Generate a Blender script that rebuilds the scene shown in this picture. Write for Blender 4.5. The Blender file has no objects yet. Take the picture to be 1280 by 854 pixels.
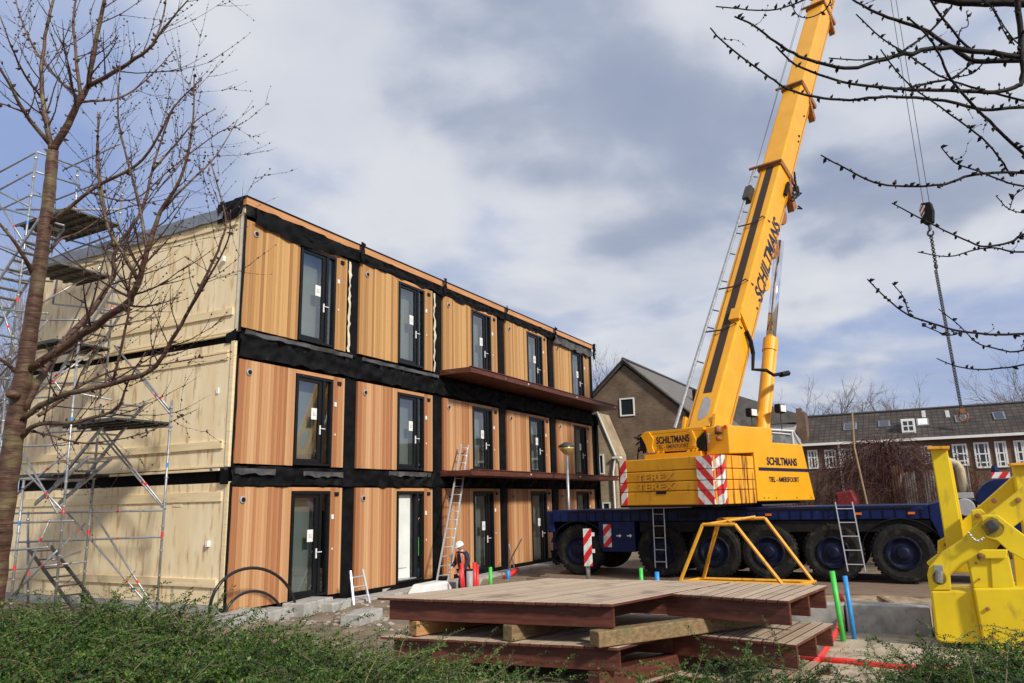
import bpy, bmesh, math, random
import numpy as np
from mathutils import Vector, Matrix, noise
random.seed(7); rng = np.random.default_rng(7)
S = bpy.context.scene; COL = S.collection
R_ = math.radians
# ------------------------------------------------------------------ camera
F, CX, CY, EYE = 940., 640., 427., 2.45
def _basis():
    hs, hy, xr = -0.0226, 627., 1165.
    n = np.array([hs, 1., -(hy - CY) / F]); n /= np.linalg.norm(n)
    vr = hy + hs * (xr - 640)
    X = np.array([xr - CX, -(vr - CY), -F]); X /= np.linalg.norm(X)
    return np.stack([X, np.cross(n, X), n])
RM = _basis(); CP = np.array([0, 0, EYE])
cd = bpy.data.cameras.new('camera'); cam = bpy.data.objects.new('camera', cd); COL.objects.link(cam)
m4 = np.eye(4); m4[:3, :3] = RM; m4[:3, 3] = CP
cam.matrix_world = Matrix(m4.tolist())
cd.sensor_width = 36; cd.lens = F / 1280 * 36; cd.clip_end = 2000; cd.clip_start = .05
S.camera = cam
# ------------------------------------------------------------------ light, sky
SUN_EL, SUN_AZ = 34., -115.      # degrees; azimuth of the sun in the world's x-y plane
w = bpy.data.worlds.new('World'); S.world = w; w.use_nodes = True
nt = w.node_tree; nt.nodes.clear(); N = nt.nodes.new; L = nt.links.new
out = N('ShaderNodeOutputWorld'); bg = N('ShaderNodeBackground'); bg.inputs['Strength'].default_value = .092
sky = N('ShaderNodeTexSky'); sky.sky_type = 'NISHITA'; sky.sun_disc = False
sky.sun_elevation = R_(SUN_EL); sky.sun_rotation = R_(90 - SUN_AZ)
tc = N('ShaderNodeTexCoord'); sep = N('ShaderNodeSeparateXYZ'); L(tc.outputs['Generated'], sep.inputs[0])
def mth(op, a, b=None, c=None, clamp=False):
    n = N('ShaderNodeMath'); n.operation = op; n.use_clamp = clamp
    for i, v in enumerate((a, b, c)):
        if v is None: continue
        if isinstance(v, (int, float)): n.inputs[i].default_value = v
        else: L(v, n.inputs[i])
    return n.outputs[0]
zz = mth('ADD', mth('MAXIMUM', sep.outputs[2], 0.0), .22)
cb = N('ShaderNodeCombineXYZ'); L(mth('DIVIDE', sep.outputs[0], zz), cb.inputs[0]); L(mth('DIVIDE', sep.outputs[1], zz), cb.inputs[1])
def nz(scale, detail, rough, off, dist=0.):
    mp = N('ShaderNodeMapping'); L(cb.outputs[0], mp.inputs[0]); mp.inputs['Location'].default_value = off
    n = N('ShaderNodeTexNoise'); L(mp.outputs[0], n.inputs['Vector']); n.inputs['Scale'].default_value = scale
    n.inputs['Detail'].default_value = detail; n.inputs['Roughness'].default_value = rough; n.inputs['Distortion'].default_value = dist
    return n.outputs[0]
def ramp(fac, *st):
    r = N('ShaderNodeValToRGB'); e = r.color_ramp.elements
    while len(e) < len(st): e.new(.5)
    for i, (p, c) in enumerate(st): e[i].position = p; e[i].color = (*c, 1)
    r.color_ramp.interpolation = 'EASE'; L(fac, r.inputs[0]); return r.outputs[0]
def mix(f, a, b):
    n = N('ShaderNodeMix'); n.data_type = 'RGBA'
    for k, v in ((0, f), (6, a), (7, b)):
        if isinstance(v, (int, float)): n.inputs[k].default_value = v
        elif isinstance(v, tuple): n.inputs[k].default_value = (*v, 1)
        else: L(v, n.inputs[k])
    return n.outputs[2]
CLOUD_OFF = (16.0, 21.8, 0.0)
warp = nz(.9, 3, .5, (1.3, 8.2, 0))
big = nz(.75, 4, .5, (CLOUD_OFF[0] + 4, CLOUD_OFF[1], 0), .25)
fine = nz(1.7, 7, .5, CLOUD_OFF, .2)
cov = mth('ADD', mth('MULTIPLY', fine, .34), mth('MULTIPLY', big, .76))
# clear air, thin veil, grey cloud bodies and sunlit white tops
veil = ramp(nz(1.1, 6, .55, (CLOUD_OFF[0] - 7, 2.2, 0), .3), (.35, (2.2, 3.0, 5.2)), (.62, (3.5, 4.1, 5.6)))
blue = mix(.8, sky.outputs[0], (1.7, 2.8, 5.6))
clear = mix(ramp(nz(.8, 4, .5, (6.3, CLOUD_OFF[1] + 3, 0), .3), (.46, (0, 0, 0)), (.62, (1, 1, 1))), veil, blue)
body = ramp(nz(1.7, 7, .5, (CLOUD_OFF[0] + .12, CLOUD_OFF[1] + .1, 0), .2), (.38, (3.0, 3.5, 4.7)), (.49, (4.3, 4.7, 5.6)), (.60, (5.5, 5.7, 6.15)))
edge = ramp(cov, (.49, (0, 0, 0)), (.585, (1, 1, 1)))
core = ramp(cov, (.56, (0, 0, 0)), (.70, (1, 1, 1)))
cl = mix(mth('MULTIPLY', core, .85), body, (2.3, 2.75, 3.85))
cl = mix(mth('MULTIPLY', ramp(cov, (.53, (0, 0, 0)), (.57, (1, 1, 1)), (.60, (1, 1, 1)), (.66, (0, 0, 0))), .55), cl, (5.9, 6.05, 6.4))
col = mix(edge, clear, cl)
hor = ramp(sep.outputs[2], (.0, (1, 1, 1)), (.26, (0, 0, 0)))
col = mix(mth('MULTIPLY', hor, .5), col, (4.4, 4.7, 5.3))
L(col, bg.inputs['Color']); L(bg.outputs[0], out.inputs[0])
sd = bpy.data.lights.new('sun', 'SUN'); sd.energy = 3.0; sd.angle = R_(6); sd.color = (1, .93, .82)
so = bpy.data.objects.new('sun', sd); COL.objects.link(so)
a, e = R_(SUN_AZ), R_(SUN_EL)
so.rotation_euler = Vector((math.cos(a) * math.cos(e), math.sin(a) * math.cos(e), math.sin(e))).to_track_quat('Z', 'Y').to_euler()
S.view_settings.view_transform = 'Standard'; S.view_settings.look = 'None'; S.view_settings.exposure = .46; S.view_settings.gamma = 1
# ------------------------------------------------------------------ pixel helpers (for placing things on measured world planes)
def ray(u, v): return RM @ np.array([u - CX, -(v - CY), -F])
def onz(u, v, z): d = ray(u, v); return CP + d * (z - EYE) / d[2]
def onx(u, v, x): d = ray(u, v); return CP + d * x / d[0]
def ony(u, v, y): d = ray(u, v); return CP + d * y / d[1]
def dep(u, v, D): return CP + ray(u, v) / F * D
def onp(u, v, p0, n): d = ray(u, v); return CP + d * (np.dot(np.asarray(p0) - CP, n) / np.dot(d, n))
# ------------------------------------------------------------------ materials
def mat(name, c, c2=None, scale=4, rough=.6, metal=0., bump=0., st=(1, 1, 1), island=None, detail=5, spec=.5, lo=.35, hi=.65, stain=None, bscale=None, clear=0., trans=0.):
    m = bpy.data.materials.new(name); m.use_nodes = True; t = m.node_tree; b = t.nodes['Principled BSDF']
    n_ = t.nodes.new; l_ = t.links.new
    tcn = n_('ShaderNodeTexCoord'); mp = n_('ShaderNodeMapping'); l_(tcn.outputs['Object'], mp.inputs[0]); mp.inputs['Scale'].default_value = st
    nn = n_('ShaderNodeTexNoise'); l_(mp.outputs[0], nn.inputs['Vector']); nn.inputs['Scale'].default_value = scale; nn.inputs['Detail'].default_value = detail; nn.inputs['Roughness'].default_value = .6
    r = n_('ShaderNodeValToRGB'); l_(nn.outputs[0], r.inputs[0]); r.color_ramp.elements[0].position = lo; r.color_ramp.elements[1].position = hi
    r.color_ramp.elements[0].color = (*c, 1); r.color_ramp.elements[1].color = (*(c2 or tuple(x * 1.15 for x in c)), 1)
    cur = r.outputs[0]
    def mx(f, a_, b_, bt='MIX'):
        q = n_('ShaderNodeMix'); q.data_type = 'RGBA'; q.blend_type = bt
        for k, v in ((0, f), (6, a_), (7, b_)):
            if isinstance(v, (int, float)): q.inputs[k].default_value = v
            elif isinstance(v, tuple): q.inputs[k].default_value = (*v, 1)
            else: l_(v, q.inputs[k])
        return q.outputs[2]
    if island:      # list of colours picked per loose piece
        g = n_('ShaderNodeNewGeometry'); rr = n_('ShaderNodeValToRGB'); rr.color_ramp.interpolation = 'LINEAR'
        e_ = rr.color_ramp.elements
        while len(e_) < len(island): e_.new(.5)
        for i, cc in enumerate(island): e_[i].position = i / max(1, len(island) - 1); e_[i].color = (*cc, 1)
        l_(g.outputs['Random Per Island'], rr.inputs[0]); cur = mx(.18, rr.outputs[0], cur, 'MIX') if c2 else rr.outputs[0]
    if stain:       # (colour, scale, amount, stretch, threshold)
        mp2 = n_('ShaderNodeMapping'); l_(tcn.outputs['Object'], mp2.inputs[0]); mp2.inputs['Scale'].default_value = stain[3]; mp2.inputs['Location'].default_value = (3, 7, 1)
        n2 = n_('ShaderNodeTexNoise'); l_(mp2.outputs[0], n2.inputs['Vector']); n2.inputs['Scale'].default_value = stain[1]; n2.inputs['Detail'].default_value = 6
        r2 = n_('ShaderNodeValToRGB'); l_(n2.outputs[0], r2.inputs[0]); r2.color_ramp.elements[0].position = stain[4]; r2.color_ramp.elements[1].position = min(1, stain[4] + .15)
        r2.color_ramp.elements[1].color = (stain[2],) * 3 + (1,)
        cur = mx(r2.outputs[0], cur, tuple(stain[0]))
    l_(cur, b.inputs['Base Color'])
    b.inputs['Roughness'].default_value = rough; b.inputs['Metallic'].default_value = metal; b.inputs['Specular IOR Level'].default_value = spec
    if clear: b.inputs['Coat Weight'].default_value = clear
    if trans: b.inputs['Transmission Weight'].default_value = trans
    if bump:
        bp = n_('ShaderNodeBump'); bp.inputs['Strength'].default_value = bump; bp.inputs['Distance'].default_value = .02
        if bscale:
            n3 = n_('ShaderNodeTexNoise'); l_(mp.outputs[0], n3.inputs['Vector']); n3.inputs['Scale'].default_value = bscale; l_(n3.outputs[0], bp.inputs['Height'])
        else: l_(nn.outputs[0], bp.inputs['Height'])
        l_(bp.outputs[0], b.inputs['Normal'])
    return m
def stripes(name, vec, period, c1, c2, off=0., rough=.45):
    m = bpy.data.materials.new(name); m.use_nodes = True; t = m.node_tree; b = t.nodes['Principled BSDF']; n_ = t.nodes.new; l_ = t.links.new
    tcn = n_('ShaderNodeTexCoord'); d = n_('ShaderNodeVectorMath'); d.operation = 'DOT_PRODUCT'; l_(tcn.outputs['Object'], d.inputs[0]); d.inputs[1].default_value = vec
    def mm(op, x, y):
        q = n_('ShaderNodeMath'); q.operation = op; l_(x, q.inputs[0]); q.inputs[1].default_value = y; return q.outputs[0]
    f_ = mm('FRACT', mm('ADD', mm('DIVIDE', d.outputs['Value'], period), off), 0); g = mm('GREATER_THAN', f_, .5)
    q = n_('ShaderNodeMix'); q.data_type = 'RGBA'; l_(g, q.inputs[0]); q.inputs[6].default_value = (*c1, 1); q.inputs[7].default_value = (*c2, 1)
    nn = n_('ShaderNodeTexNoise'); l_(tcn.outputs['Object'], nn.inputs['Vector']); nn.inputs['Scale'].default_value = 6; nn.inputs['Detail'].default_value = 6
    r = n_('ShaderNodeValToRGB'); l_(nn.outputs[0], r.inputs[0]); r.color_ramp.elements[0].position = .3; r.color_ramp.elements[0].color = (.62, .56, .5, 1); r.color_ramp.elements[1].position = .55; r.color_ramp.elements[1].color = (1, 1, 1, 1)
    q2 = n_('ShaderNodeMix'); q2.data_type = 'RGBA'; q2.blend_type = 'MULTIPLY'; q2.inputs[0].default_value = 1; l_(q.outputs[2], q2.inputs[6]); l_(r.outputs[0], q2.inputs[7])
    l_(q2.outputs[2], b.inputs['Base Color']); b.inputs['Roughness'].default_value = rough; return m
def brickmat(name, c1, c2, mortar, axes='XZ', scale=1.):
    m = bpy.data.materials.new(name); m.use_nodes = True; t = m.node_tree; b = t.nodes['Principled BSDF']; n_ = t.nodes.new; l_ = t.links.new
    tcn = n_('ShaderNodeTexCoord'); s_ = n_('ShaderNodeSeparateXYZ'); l_(tcn.outputs['Object'], s_.inputs[0])
    ad = n_('ShaderNodeMath'); ad.operation = 'ADD'; l_(s_.outputs[0], ad.inputs[0]); l_(s_.outputs[1], ad.inputs[1])
    c_ = n_('ShaderNodeCombineXYZ'); l_(ad.outputs[0], c_.inputs[0]); l_(s_.outputs[2], c_.inputs[1])
    br = n_('ShaderNodeTexBrick'); l_(c_.outputs[0], br.inputs['Vector']); br.inputs['Scale'].default_value = 1 / scale
    br.inputs['Brick Width'].default_value = .22; br.inputs['Row Height'].default_value = .065; br.inputs['Mortar Size'].default_value = .006
    br.inputs['Color1'].default_value = (*c1, 1); br.inputs['Color2'].default_value = (*c2, 1); br.inputs['Mortar'].default_value = (*mortar, 1)
    nn = n_('ShaderNodeTexNoise'); l_(tcn.outputs['Object'], nn.inputs['Vector']); nn.inputs['Scale'].default_value = 1.2; nn.inputs['Detail'].default_value = 8
    r = n_('ShaderNodeValToRGB'); l_(nn.outputs[0], r.inputs[0]); r.color_ramp.elements[0].position = .3; r.color_ramp.elements[0].color = (.65, .62, .6, 1); r.color_ramp.elements[1].position = .7; r.color_ramp.elements[1].color = (1.15, 1.1, 1.05, 1)
    q2 = n_('ShaderNodeMix'); q2.data_type = 'RGBA'; q2.blend_type = 'MULTIPLY'; q2.inputs[0].default_value = 1; l_(br.outputs[0], q2.inputs[6]); l_(r.outputs[0], q2.inputs[7])
    l_(q2.outputs[2], b.inputs['Base Color']); b.inputs['Roughness'].default_value = .85
    return m
def tilemat(name, c1, c2):   # pantiles: ribs running down the slope, courses along it
    m = bpy.data.materials.new(name); m.use_nodes = True; t = m.node_tree; b = t.nodes['Principled BSDF']; n_ = t.nodes.new; l_ = t.links.new
    tcn = n_('ShaderNodeTexCoord'); s_ = n_('ShaderNodeSeparateXYZ'); l_(tcn.outputs['Object'], s_.inputs[0])
    ad = n_('ShaderNodeMath'); ad.operation = 'ADD'; l_(s_.outputs[0], ad.inputs[0]); l_(s_.outputs[1], ad.inputs[1])
    c_ = n_('ShaderNodeCombineXYZ'); l_(s_.outputs[1], c_.inputs[0]); l_(s_.outputs[2], c_.inputs[1])
    br = n_('ShaderNodeTexBrick'); l_(c_.outputs[0], br.inputs['Vector']); br.offset = 0; br.inputs['Scale'].default_value = 1
    br.inputs['Brick Width'].default_value = .3; br.inputs['Row Height'].default_value = .2; br.inputs['Mortar Size'].default_value = .035; br.inputs['Mortar Smooth'].default_value = .6
    br.inputs['Color1'].default_value = (*c1, 1); br.inputs['Color2'].default_value = (*c2, 1); br.inputs['Mortar'].default_value = (c1[0] * .5, c1[1] * .5, c1[2] * .5, 1)
    nn = n_('ShaderNodeTexNoise'); l_(tcn.outputs['Object'], nn.inputs['Vector']); nn.inputs['Scale'].default_value = 1; nn.inputs['Detail'].default_value = 8
    r = n_('ShaderNodeValToRGB'); l_(nn.outputs[0], r.inputs[0]); r.color_ramp.elements[0].position = .3; r.color_ramp.elements[0].color = (.6, .6, .6, 1); r.color_ramp.elements[1].position = .7; r.color_ramp.elements[1].color = (1.2, 1.15, 1.1, 1)
    q2 = n_('ShaderNodeMix'); q2.data_type = 'RGBA'; q2.blend_type = 'MULTIPLY'; q2.inputs[0].default_value = 1; l_(br.outputs[0], q2.inputs[6]); l_(r.outputs[0], q2.inputs[7])
    l_(q2.outputs[2], b.inputs['Base Color']); b.inputs['Roughness'].default_value = .8
    return m
def glassmat(name, tint, refl=.35):
    m = bpy.data.materials.new(name); m.use_nodes = True; t = m.node_tree; t.nodes.clear(); n_ = t.nodes.new; l_ = t.links.new
    o = n_('ShaderNodeOutputMaterial'); tr = n_('ShaderNodeBsdfTransparent'); tr.inputs[0].default_value = (*tint, 1); gl = n_('ShaderNodeBsdfGlossy'); gl.inputs['Roughness'].default_value = .03
    gl.inputs[0].default_value = (.9, .95, 1, 1)
    fr = n_('ShaderNodeFresnel'); fr.inputs[0].default_value = 1.5; ad = n_('ShaderNodeMath'); ad.operation = 'ADD'; ad.use_clamp = True; l_(fr.outputs[0], ad.inputs[0]); ad.inputs[1].default_value = refl
    mxx = n_('ShaderNodeMixShader'); l_(ad.outputs[0], mxx.inputs[0]); l_(tr.outputs[0], mxx.inputs[1]); l_(gl.outputs[0], mxx.inputs[2]); l_(mxx.outputs[0], o.inputs[0])
    return m
K = {}
K['black'] = mat('black_membrane', (.003, .003, .0035), (.008, .008, .009), 3, .6, bump=.8, bscale=5, spec=.12)
K['blackmatt'] = mat('black_backing', (.004, .004, .005), (.009, .009, .01), 5, .8, spec=.1)
K['greymem'] = mat('grey_membrane', (.035, .035, .038), (.10, .10, .10), 3, .6, bump=.6, bscale=4)
K['frame'] = mat('black_door_frame', (.006, .007, .009), (.01, .011, .013), 8, .35, spec=.3)
K['cedar'] = mat('cedar_boards', (.44, .20, .065), (.56, .30, .12), 9, .6, st=(5, 5, .35), island=[(.28, .095, .04), (.48, .24, .11), (.58, .34, .17), (.36, .14, .06), (.53, .28, .13), (.30, .105, .045), (.44, .20, .085), (.62, .39, .21), (.39, .165, .07), (.56, .32, .155)], bump=.15)
K['cedartop'] = mat('cedar_boards_weathered', (.42, .225, .075), (.54, .32, .12), 9, .6, st=(5, 5, .35), island=[(.30, .14, .04), (.50, .27, .10), (.60, .36, .145), (.38, .19, .065), (.54, .31, .12), (.27, .115, .035)], bump=.15)
K['fascia'] = mat('cedar_fascia', (.48, .22, .09), (.62, .31, .13), 3, .6, st=(.4, 3, 6), bump=.1)
K['clt'] = mat('pale_timber_panel', (.80, .635, .38), (.88, .745, .50), 1.6, .7, st=(2.2, 2.2, .5), stain=((.46, .29, .12), 4.6, .8, (1.6, 1.6, .30), .54), bump=.05)
K['cltbat'] = mat('pale_timber_batten', (.74, .57, .32), (.84, .70, .45), 2, .7, st=(1, .3, 5), bump=.1, stain=((.38, .25, .12), 3, .5, (1, 1, 3), .6))
K['foam'] = mat('foam_strip', (.62, .56, .40), (.70, .64, .5), 6, .8, bump=.4)
K['inner'] = mat('inner_plaster', (.66, .70, .66), (.78, .80, .77), 1.2, .8)
K['white'] = mat('white_plastic', (.75, .75, .75), (.82, .82, .8), 5, .4)
K['glass'] = glassmat('door_glass', (.62, .67, .65), .14)
K['grey'] = mat('grey_plastic', (.3, .3, .31), (.36, .36, .36), 6, .5)
K['galv'] = mat('galvanised_steel', (.27, .28, .29), (.42, .43, .44), 9, .42, .6, bump=.05, stain=((.25, .24, .22), 5, .6, (1, 1, 1), .6))
K['alu'] = mat('aluminium', (.6, .6, .6), (.72, .72, .72), 12, .35, .7)
K['steeldk'] = mat('dark_steel', (.05, .05, .052), (.09, .085, .08), 8, .5, .4)
K['red'] = mat('red_plastic', (.62, .02, .02), (.75, .04, .03), 6, .4)
K['green'] = mat('green_plastic', (.05, .5, .06), (.08, .6, .1), 6, .45)
K['blue'] = mat('blue_plastic', (.02, .22, .6), (.04, .3, .7), 6, .45)
K['hard'] = mat('brown_hardwood', (.065, .016, .010), (.13, .038, .022), 5, .55, st=(.6, .6, 5), bump=.12, stain=((.3, .17, .11), 3, .5, (1, 1, 3), .62))
K['hardtop'] = mat('weathered_decking', (.36, .28, .20), (.46, .375, .285), 4, .7, stain=((.16, .12, .085), 2.2, .6, (1, 1, 1), .56), island=[(.31, .23, .16), (.46, .365, .27), (.38, .29, .205), (.52, .42, .32)], st=(1, 5, 1), bump=.2)
K['oldwood'] = mat('mossy_timber', (.15, .095, .045), (.27, .185, .09), 6, .8, st=(1, 4, 4), bump=.4, stain=((.10, .12, .04), 4, .8, (1, 1, 1), .55))
K['yel'] = mat('crane_yellow', (.78, .35, .004), (.85, .40, .008), 1.5, .4, stain=((.50, .2, .02), 5, .55, (1, 1, .5), .66), clear=.15)
K['yelrust'] = mat('rusty_yellow', (.78, .33, .015), (.88, .42, .03), 3, .5, stain=((.07, .025, .012), 2.6, .95, (3.2, 3.2, .35), .50), bump=.2)
K['yelcw'] = mat('counterweight_yellow', (.62, .28, .006), (.70, .33, .01), 2, .5, stain=((.25, .12, .03), 3, .6, (2, 2, .6), .6), bump=.15)
K['lemon'] = mat('lemon_yellow', (.66, .47, .006), (.80, .60, .010), 1.3, .48, stain=((.30, .20, .03), 5, .6, (1.2, 1.2, .5), .60), bump=.08, lo=.3, hi=.7)
K['orange'] = mat('orange_frame', (.72, .33, .02), (.80, .40, .04), 5, .5, stain=((.2, .12, .05), 6, .8, (1, 1, 1), .58))
K['navy'] = mat('navy_paint', (.003, .008, .050), (.006, .015, .085), 3, .45, clear=.05, spec=.22, stain=((.07, .06, .05), 5, .5, (1, 1, 1), .62))
K['rim'] = mat('rim_paint', (.002, .004, .018), (.005, .009, .038), 6, .5, spec=.25, stain=((.05, .045, .04), 6, .5, (1, 1, 1), .6))
K['under'] = mat('chassis_black', (.004, .004, .005), (.010, .010, .010), 4, .6, spec=.25)
K['tyre'] = mat('tyre_rubber', (.010, .010, .010), (.020, .019, .018), 9, .8, spec=.2, bump=.3, stain=((.07, .06, .045), 5, .6, (1, 1, 1), .55))
K['stripe'] = mat('dark_walkway', (.035, .02, .015), (.05, .03, .022), 30, .9)
K['purple'] = mat('navy_stripe', (.012, .008, .04), None, 5, .4)
K['text'] = mat('navy_lettering', (.005, .006, .028), None, 5, .4)
K['rustbr'] = mat('rust_brown', (.22, .08, .03), (.36, .15, .05), 7, .7, bump=.2)
K['chrome'] = mat('chrome_rod', (.8, .82, .85), None, 5, .08, 1.)
K['amber'] = mat('amber_lens', (.6, .14, .01), None, 5, .2)
K['concrete'] = mat('concrete', (.27, .26, .24), (.44, .43, .40), 4, .85, bump=.2, stain=((.22, .21, .2), 5, .8, (1, 1, 1), .58))
K['bark'] = mat('cherry_bark', (.035, .014, .010), (.155, .08, .05), 8, .55, bump=.6, st=(1, 1, 5), stain=((.20, .17, .085), 5, .7, (1, 1, 1.6), .50), lo=.3, hi=.7)
K['twig'] = mat('twig_bark', (.035, .016, .013), (.065, .032, .026), 9, .6)
K['twigdk'] = mat('dark_twig_bark', (.007, .005, .005), (.016, .012, .010), 20, .65, bump=.4, spec=.2)
K['fartwig'] = mat('grey_brown_twigs', (.16, .12, .10), (.24, .19, .16), 3, .9)
K['weep'] = mat('purple_brown_twigs', (.045, .018, .016), (.10, .045, .036), 3, .9)
K['platgr'] = mat('weathered_platform', (.07, .068, .058), (.13, .125, .11), 3, .7, stain=((.04, .035, .02), 4, .6, (1, 1, 1), .55))
K['rope'] = mat('steel_rope', (.08, .08, .085), None, 5, .5, .5)
K['leaf'] = mat('evergreen_leaves', (.05, .09, .02), None, 3, .5, island=[(.010, .030, .004), (.035, .095, .009), (.07, .155, .015), (.020, .060, .006), (.13, .20, .025), (.014, .040, .005), (.10, .075, .025)], spec=.3, stain=((.012, .030, .005), 2.6, .75, (1, 1, 1), .50))
K['leafdk'] = mat('shade_toned_inner_leaves', (.03, .05, .015), None, 3, .6, island=[(.006, .014, .004), (.016, .034, .007), (.010, .022, .005)])  # darker copy of the leaf colours, painting the shade inside the shrubs
K['stem'] = mat('shrub_stems', (.12, .09, .05), (.2, .15, .09), 8, .8)
K['dglass0'] = mat('tinted_glass', (.05, .06, .065), (.2, .22, .22), 2, .08, spec=.8)
K['skin'] = mat('skin', (.52, .30, .21), None, 5, .5)
K['navycloth'] = mat('navy_cloth', (.012, .016, .04), (.02, .025, .06), 9, .85)
K['hivis'] = mat('orange_cloth', (.95, .16, .04), None, 9, .7)
K['blackhose'] = mat('black_hose', (.015, .015, .016), None, 9, .35)
K['cream'] = mat('cream_pvc', (.36, .29, .18), (.5, .42, .28), 6, .5)
K['slate'] = mat('grey_sheet', (.15, .17, .2), (.2, .22, .26), 4, .5)
# ------------------------------------------------------------------ mesh builder
def build_each(mb, name, m, parent, **k):
    """one object per loose piece"""
    par = list(range(len(mb.v)))
    def find(a):
        while par[a] != a: par[a] = par[par[a]]; a = par[a]
        return a
    for f in mb.f:
        r = find(f[0])
        for i in f[1:]: par[find(i)] = r
    g = {}
    for f in mb.f: g.setdefault(find(f[0]), []).append(f)
    out_ = []
    for fs in g.values():
        ids = sorted({i for f in fs for i in f}); mp = {a: j for j, a in enumerate(ids)}; q = MB(); q.v = [mb.v[i] for i in ids]; q.f = [tuple(mp[i] for i in f) for f in fs]; out_.append(q.build(name, m, parent, **k))
    return out_
class MB:
    def __init__(s): s.v = []; s.f = []
    def add(s, vs, fs):
        o = len(s.v); s.v += [tuple(map(float, p)) for p in vs]; s.f += [tuple(o + i for i in f) for f in fs]; return s
    def box(s, x0, x1, y0, y1, z0, z1, M=None):
        vs = [(x, y, z) for x in (x0, x1) for y in (y0, y1) for z in (z0, z1)]
        if M: vs = [M(p) for p in vs]
        return s.add(vs, [(0, 1, 3, 2), (4, 6, 7, 5), (0, 4, 5, 1), (2, 3, 7, 6), (0, 2, 6, 4), (1, 5, 7, 3)])
    def prism(s, pts, n):            # closed 3D polygon extruded by vector n
        k = len(pts); n = np.asarray(n, float)
        vs = [np.asarray(p, float) for p in pts]; vs += [p + n for p in vs]
        return s.add(vs, [tuple(range(k))[::-1], tuple(range(k, 2 * k))] + [(i, (i + 1) % k, k + (i + 1) % k, k + i) for i in range(k)])
    def quad(s, *p): return s.add(p, [(0, 1, 2, 3)])
    def tube(s, pts, r, n=8, caps=True):
        pts = [np.asarray(p, float) for p in pts]; m = len(pts)
        rs = [r] * m if np.isscalar(r) else list(np.interp(np.linspace(0, 1, m), np.linspace(0, 1, len(r)), r))
        T = []
        for i in range(m):
            t = pts[min(i + 1, m - 1)] - pts[max(i - 1, 0)]; T.append(t / (np.linalg.norm(t) + 1e-12))
        up = np.array([0, 0, 1.]) if abs(T[0][2]) < .9 else np.array([1., 0, 0])
        U = np.cross(T[0], up); U /= np.linalg.norm(U)
        vs = []; ang = np.arange(n) * 2 * np.pi / n; ca, sa = np.cos(ang), np.sin(ang)
        for i in range(m):
            U = U - T[i] * np.dot(U, T[i]); U /= np.linalg.norm(U) + 1e-12; V = np.cross(T[i], U)
            vs += list(pts[i] + rs[i] * (np.outer(ca, U) + np.outer(sa, V)))
        fs = [(i * n + j, i * n + (j + 1) % n, (i + 1) * n + (j + 1) % n, (i + 1) * n + j) for i in range(m - 1) for j in range(n)]
        if caps: fs += [tuple(range(n))[::-1], tuple(range((m - 1) * n, m * n))]
        return s.add(vs, fs)
    def lathe(s, prof, o, axis, n=32, caps=True):   # prof: (r, h) along axis from o
        ax = np.asarray(axis, float); ax /= np.linalg.norm(ax); up = np.array([0, 0, 1.]) if abs(ax[2]) < .9 else np.array([1., 0, 0])
        U = np.cross(ax, up); U /= np.linalg.norm(U); V = np.cross(ax, U); o = np.asarray(o, float)
        vs = [o + ax * h + r * (math.cos(t) * U + math.sin(t) * V) for r, h in prof for t in [2 * math.pi * j / n for j in range(n)]]
        m = len(prof); fs = [(i * n + j, i * n + (j + 1) % n, (i + 1) * n + (j + 1) % n, (i + 1) * n + j) for i in range(m - 1) for j in range(n)]
        if caps: fs += [tuple(range(n))[::-1], tuple(range((m - 1) * n, m * n))]
        return s.add(vs, fs)
    def ball(s, c, r, sc=(1, 1, 1), n=10):
        c = np.asarray(c, float); vs = []; 
        for i in range(n + 1):
            t = math.pi * i / n
            for j in range(2 * n):
                p = math.pi * j / n; vs.append(c + r * np.array([math.sin(t) * math.cos(p) * sc[0], math.sin(t) * math.sin(p) * sc[1], math.cos(t) * sc[2]]))
        q = 2 * n
        return s.add(vs, [(i * q + j, (i + 1) * q + j, (i + 1) * q + (j + 1) % q, i * q + (j + 1) % q) for i in range(n) for j in range(q)])
    def build(s, name, m, parent=None, smooth=False, bevel=0, kind=None, loc=None, fix=True):
        o3 = wloc(parent) if parent else (np.array(loc, float) if loc is not None else np.zeros(3))
        me = bpy.data.meshes.new(name); me.from_pydata((np.array(s.v) - o3).tolist() if len(s.v) else [], [], s.f)
        me.materials.append(m)
        if fix and len(s.f) < 60000:
            bm = bmesh.new(); bm.from_mesh(me); bmesh.ops.recalc_face_normals(bm, faces=bm.faces); bm.to_mesh(me); bm.free()
        if smooth: me.polygons.foreach_set('use_smooth', [True] * len(me.polygons))
        ob = bpy.data.objects.new(name, me); COL.objects.link(ob)
        if parent: ob.parent = parent
        else: ob.location = o3
        if bevel:
            b = ob.modifiers.new('bevel', 'BEVEL'); b.width = bevel; b.segments = 2; b.limit_method = 'ANGLE'
        if smooth and not bevel: pass
        if kind: ob['kind'] = kind
        return ob
def wloc(o):
    p = np.zeros(3)
    while o is not None: p += np.array(o.location); o = o.parent
    return p
def thing(name, loc, label, cat, group=None):
    o = bpy.data.objects.new(name, None); COL.objects.link(o); o.location = tuple(map(float, loc)); o.empty_display_size = .2
    return tag(o, label, cat, group)
def tag(o, label, cat, group=None):
    o['label'] = label; o['category'] = cat
    if group: o['group'] = group
    return o
def dup(o, loc, label=None):
    r = o.copy(); COL.objects.link(r); r.location = tuple(map(float, loc))
    if label: r['label'] = label
    for ch in list(o.children):
        c = ch.copy(); COL.objects.link(c); c.parent = r
        for g in list(ch.children):
            d = g.copy(); COL.objects.link(d); d.parent = c
    return r
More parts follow.
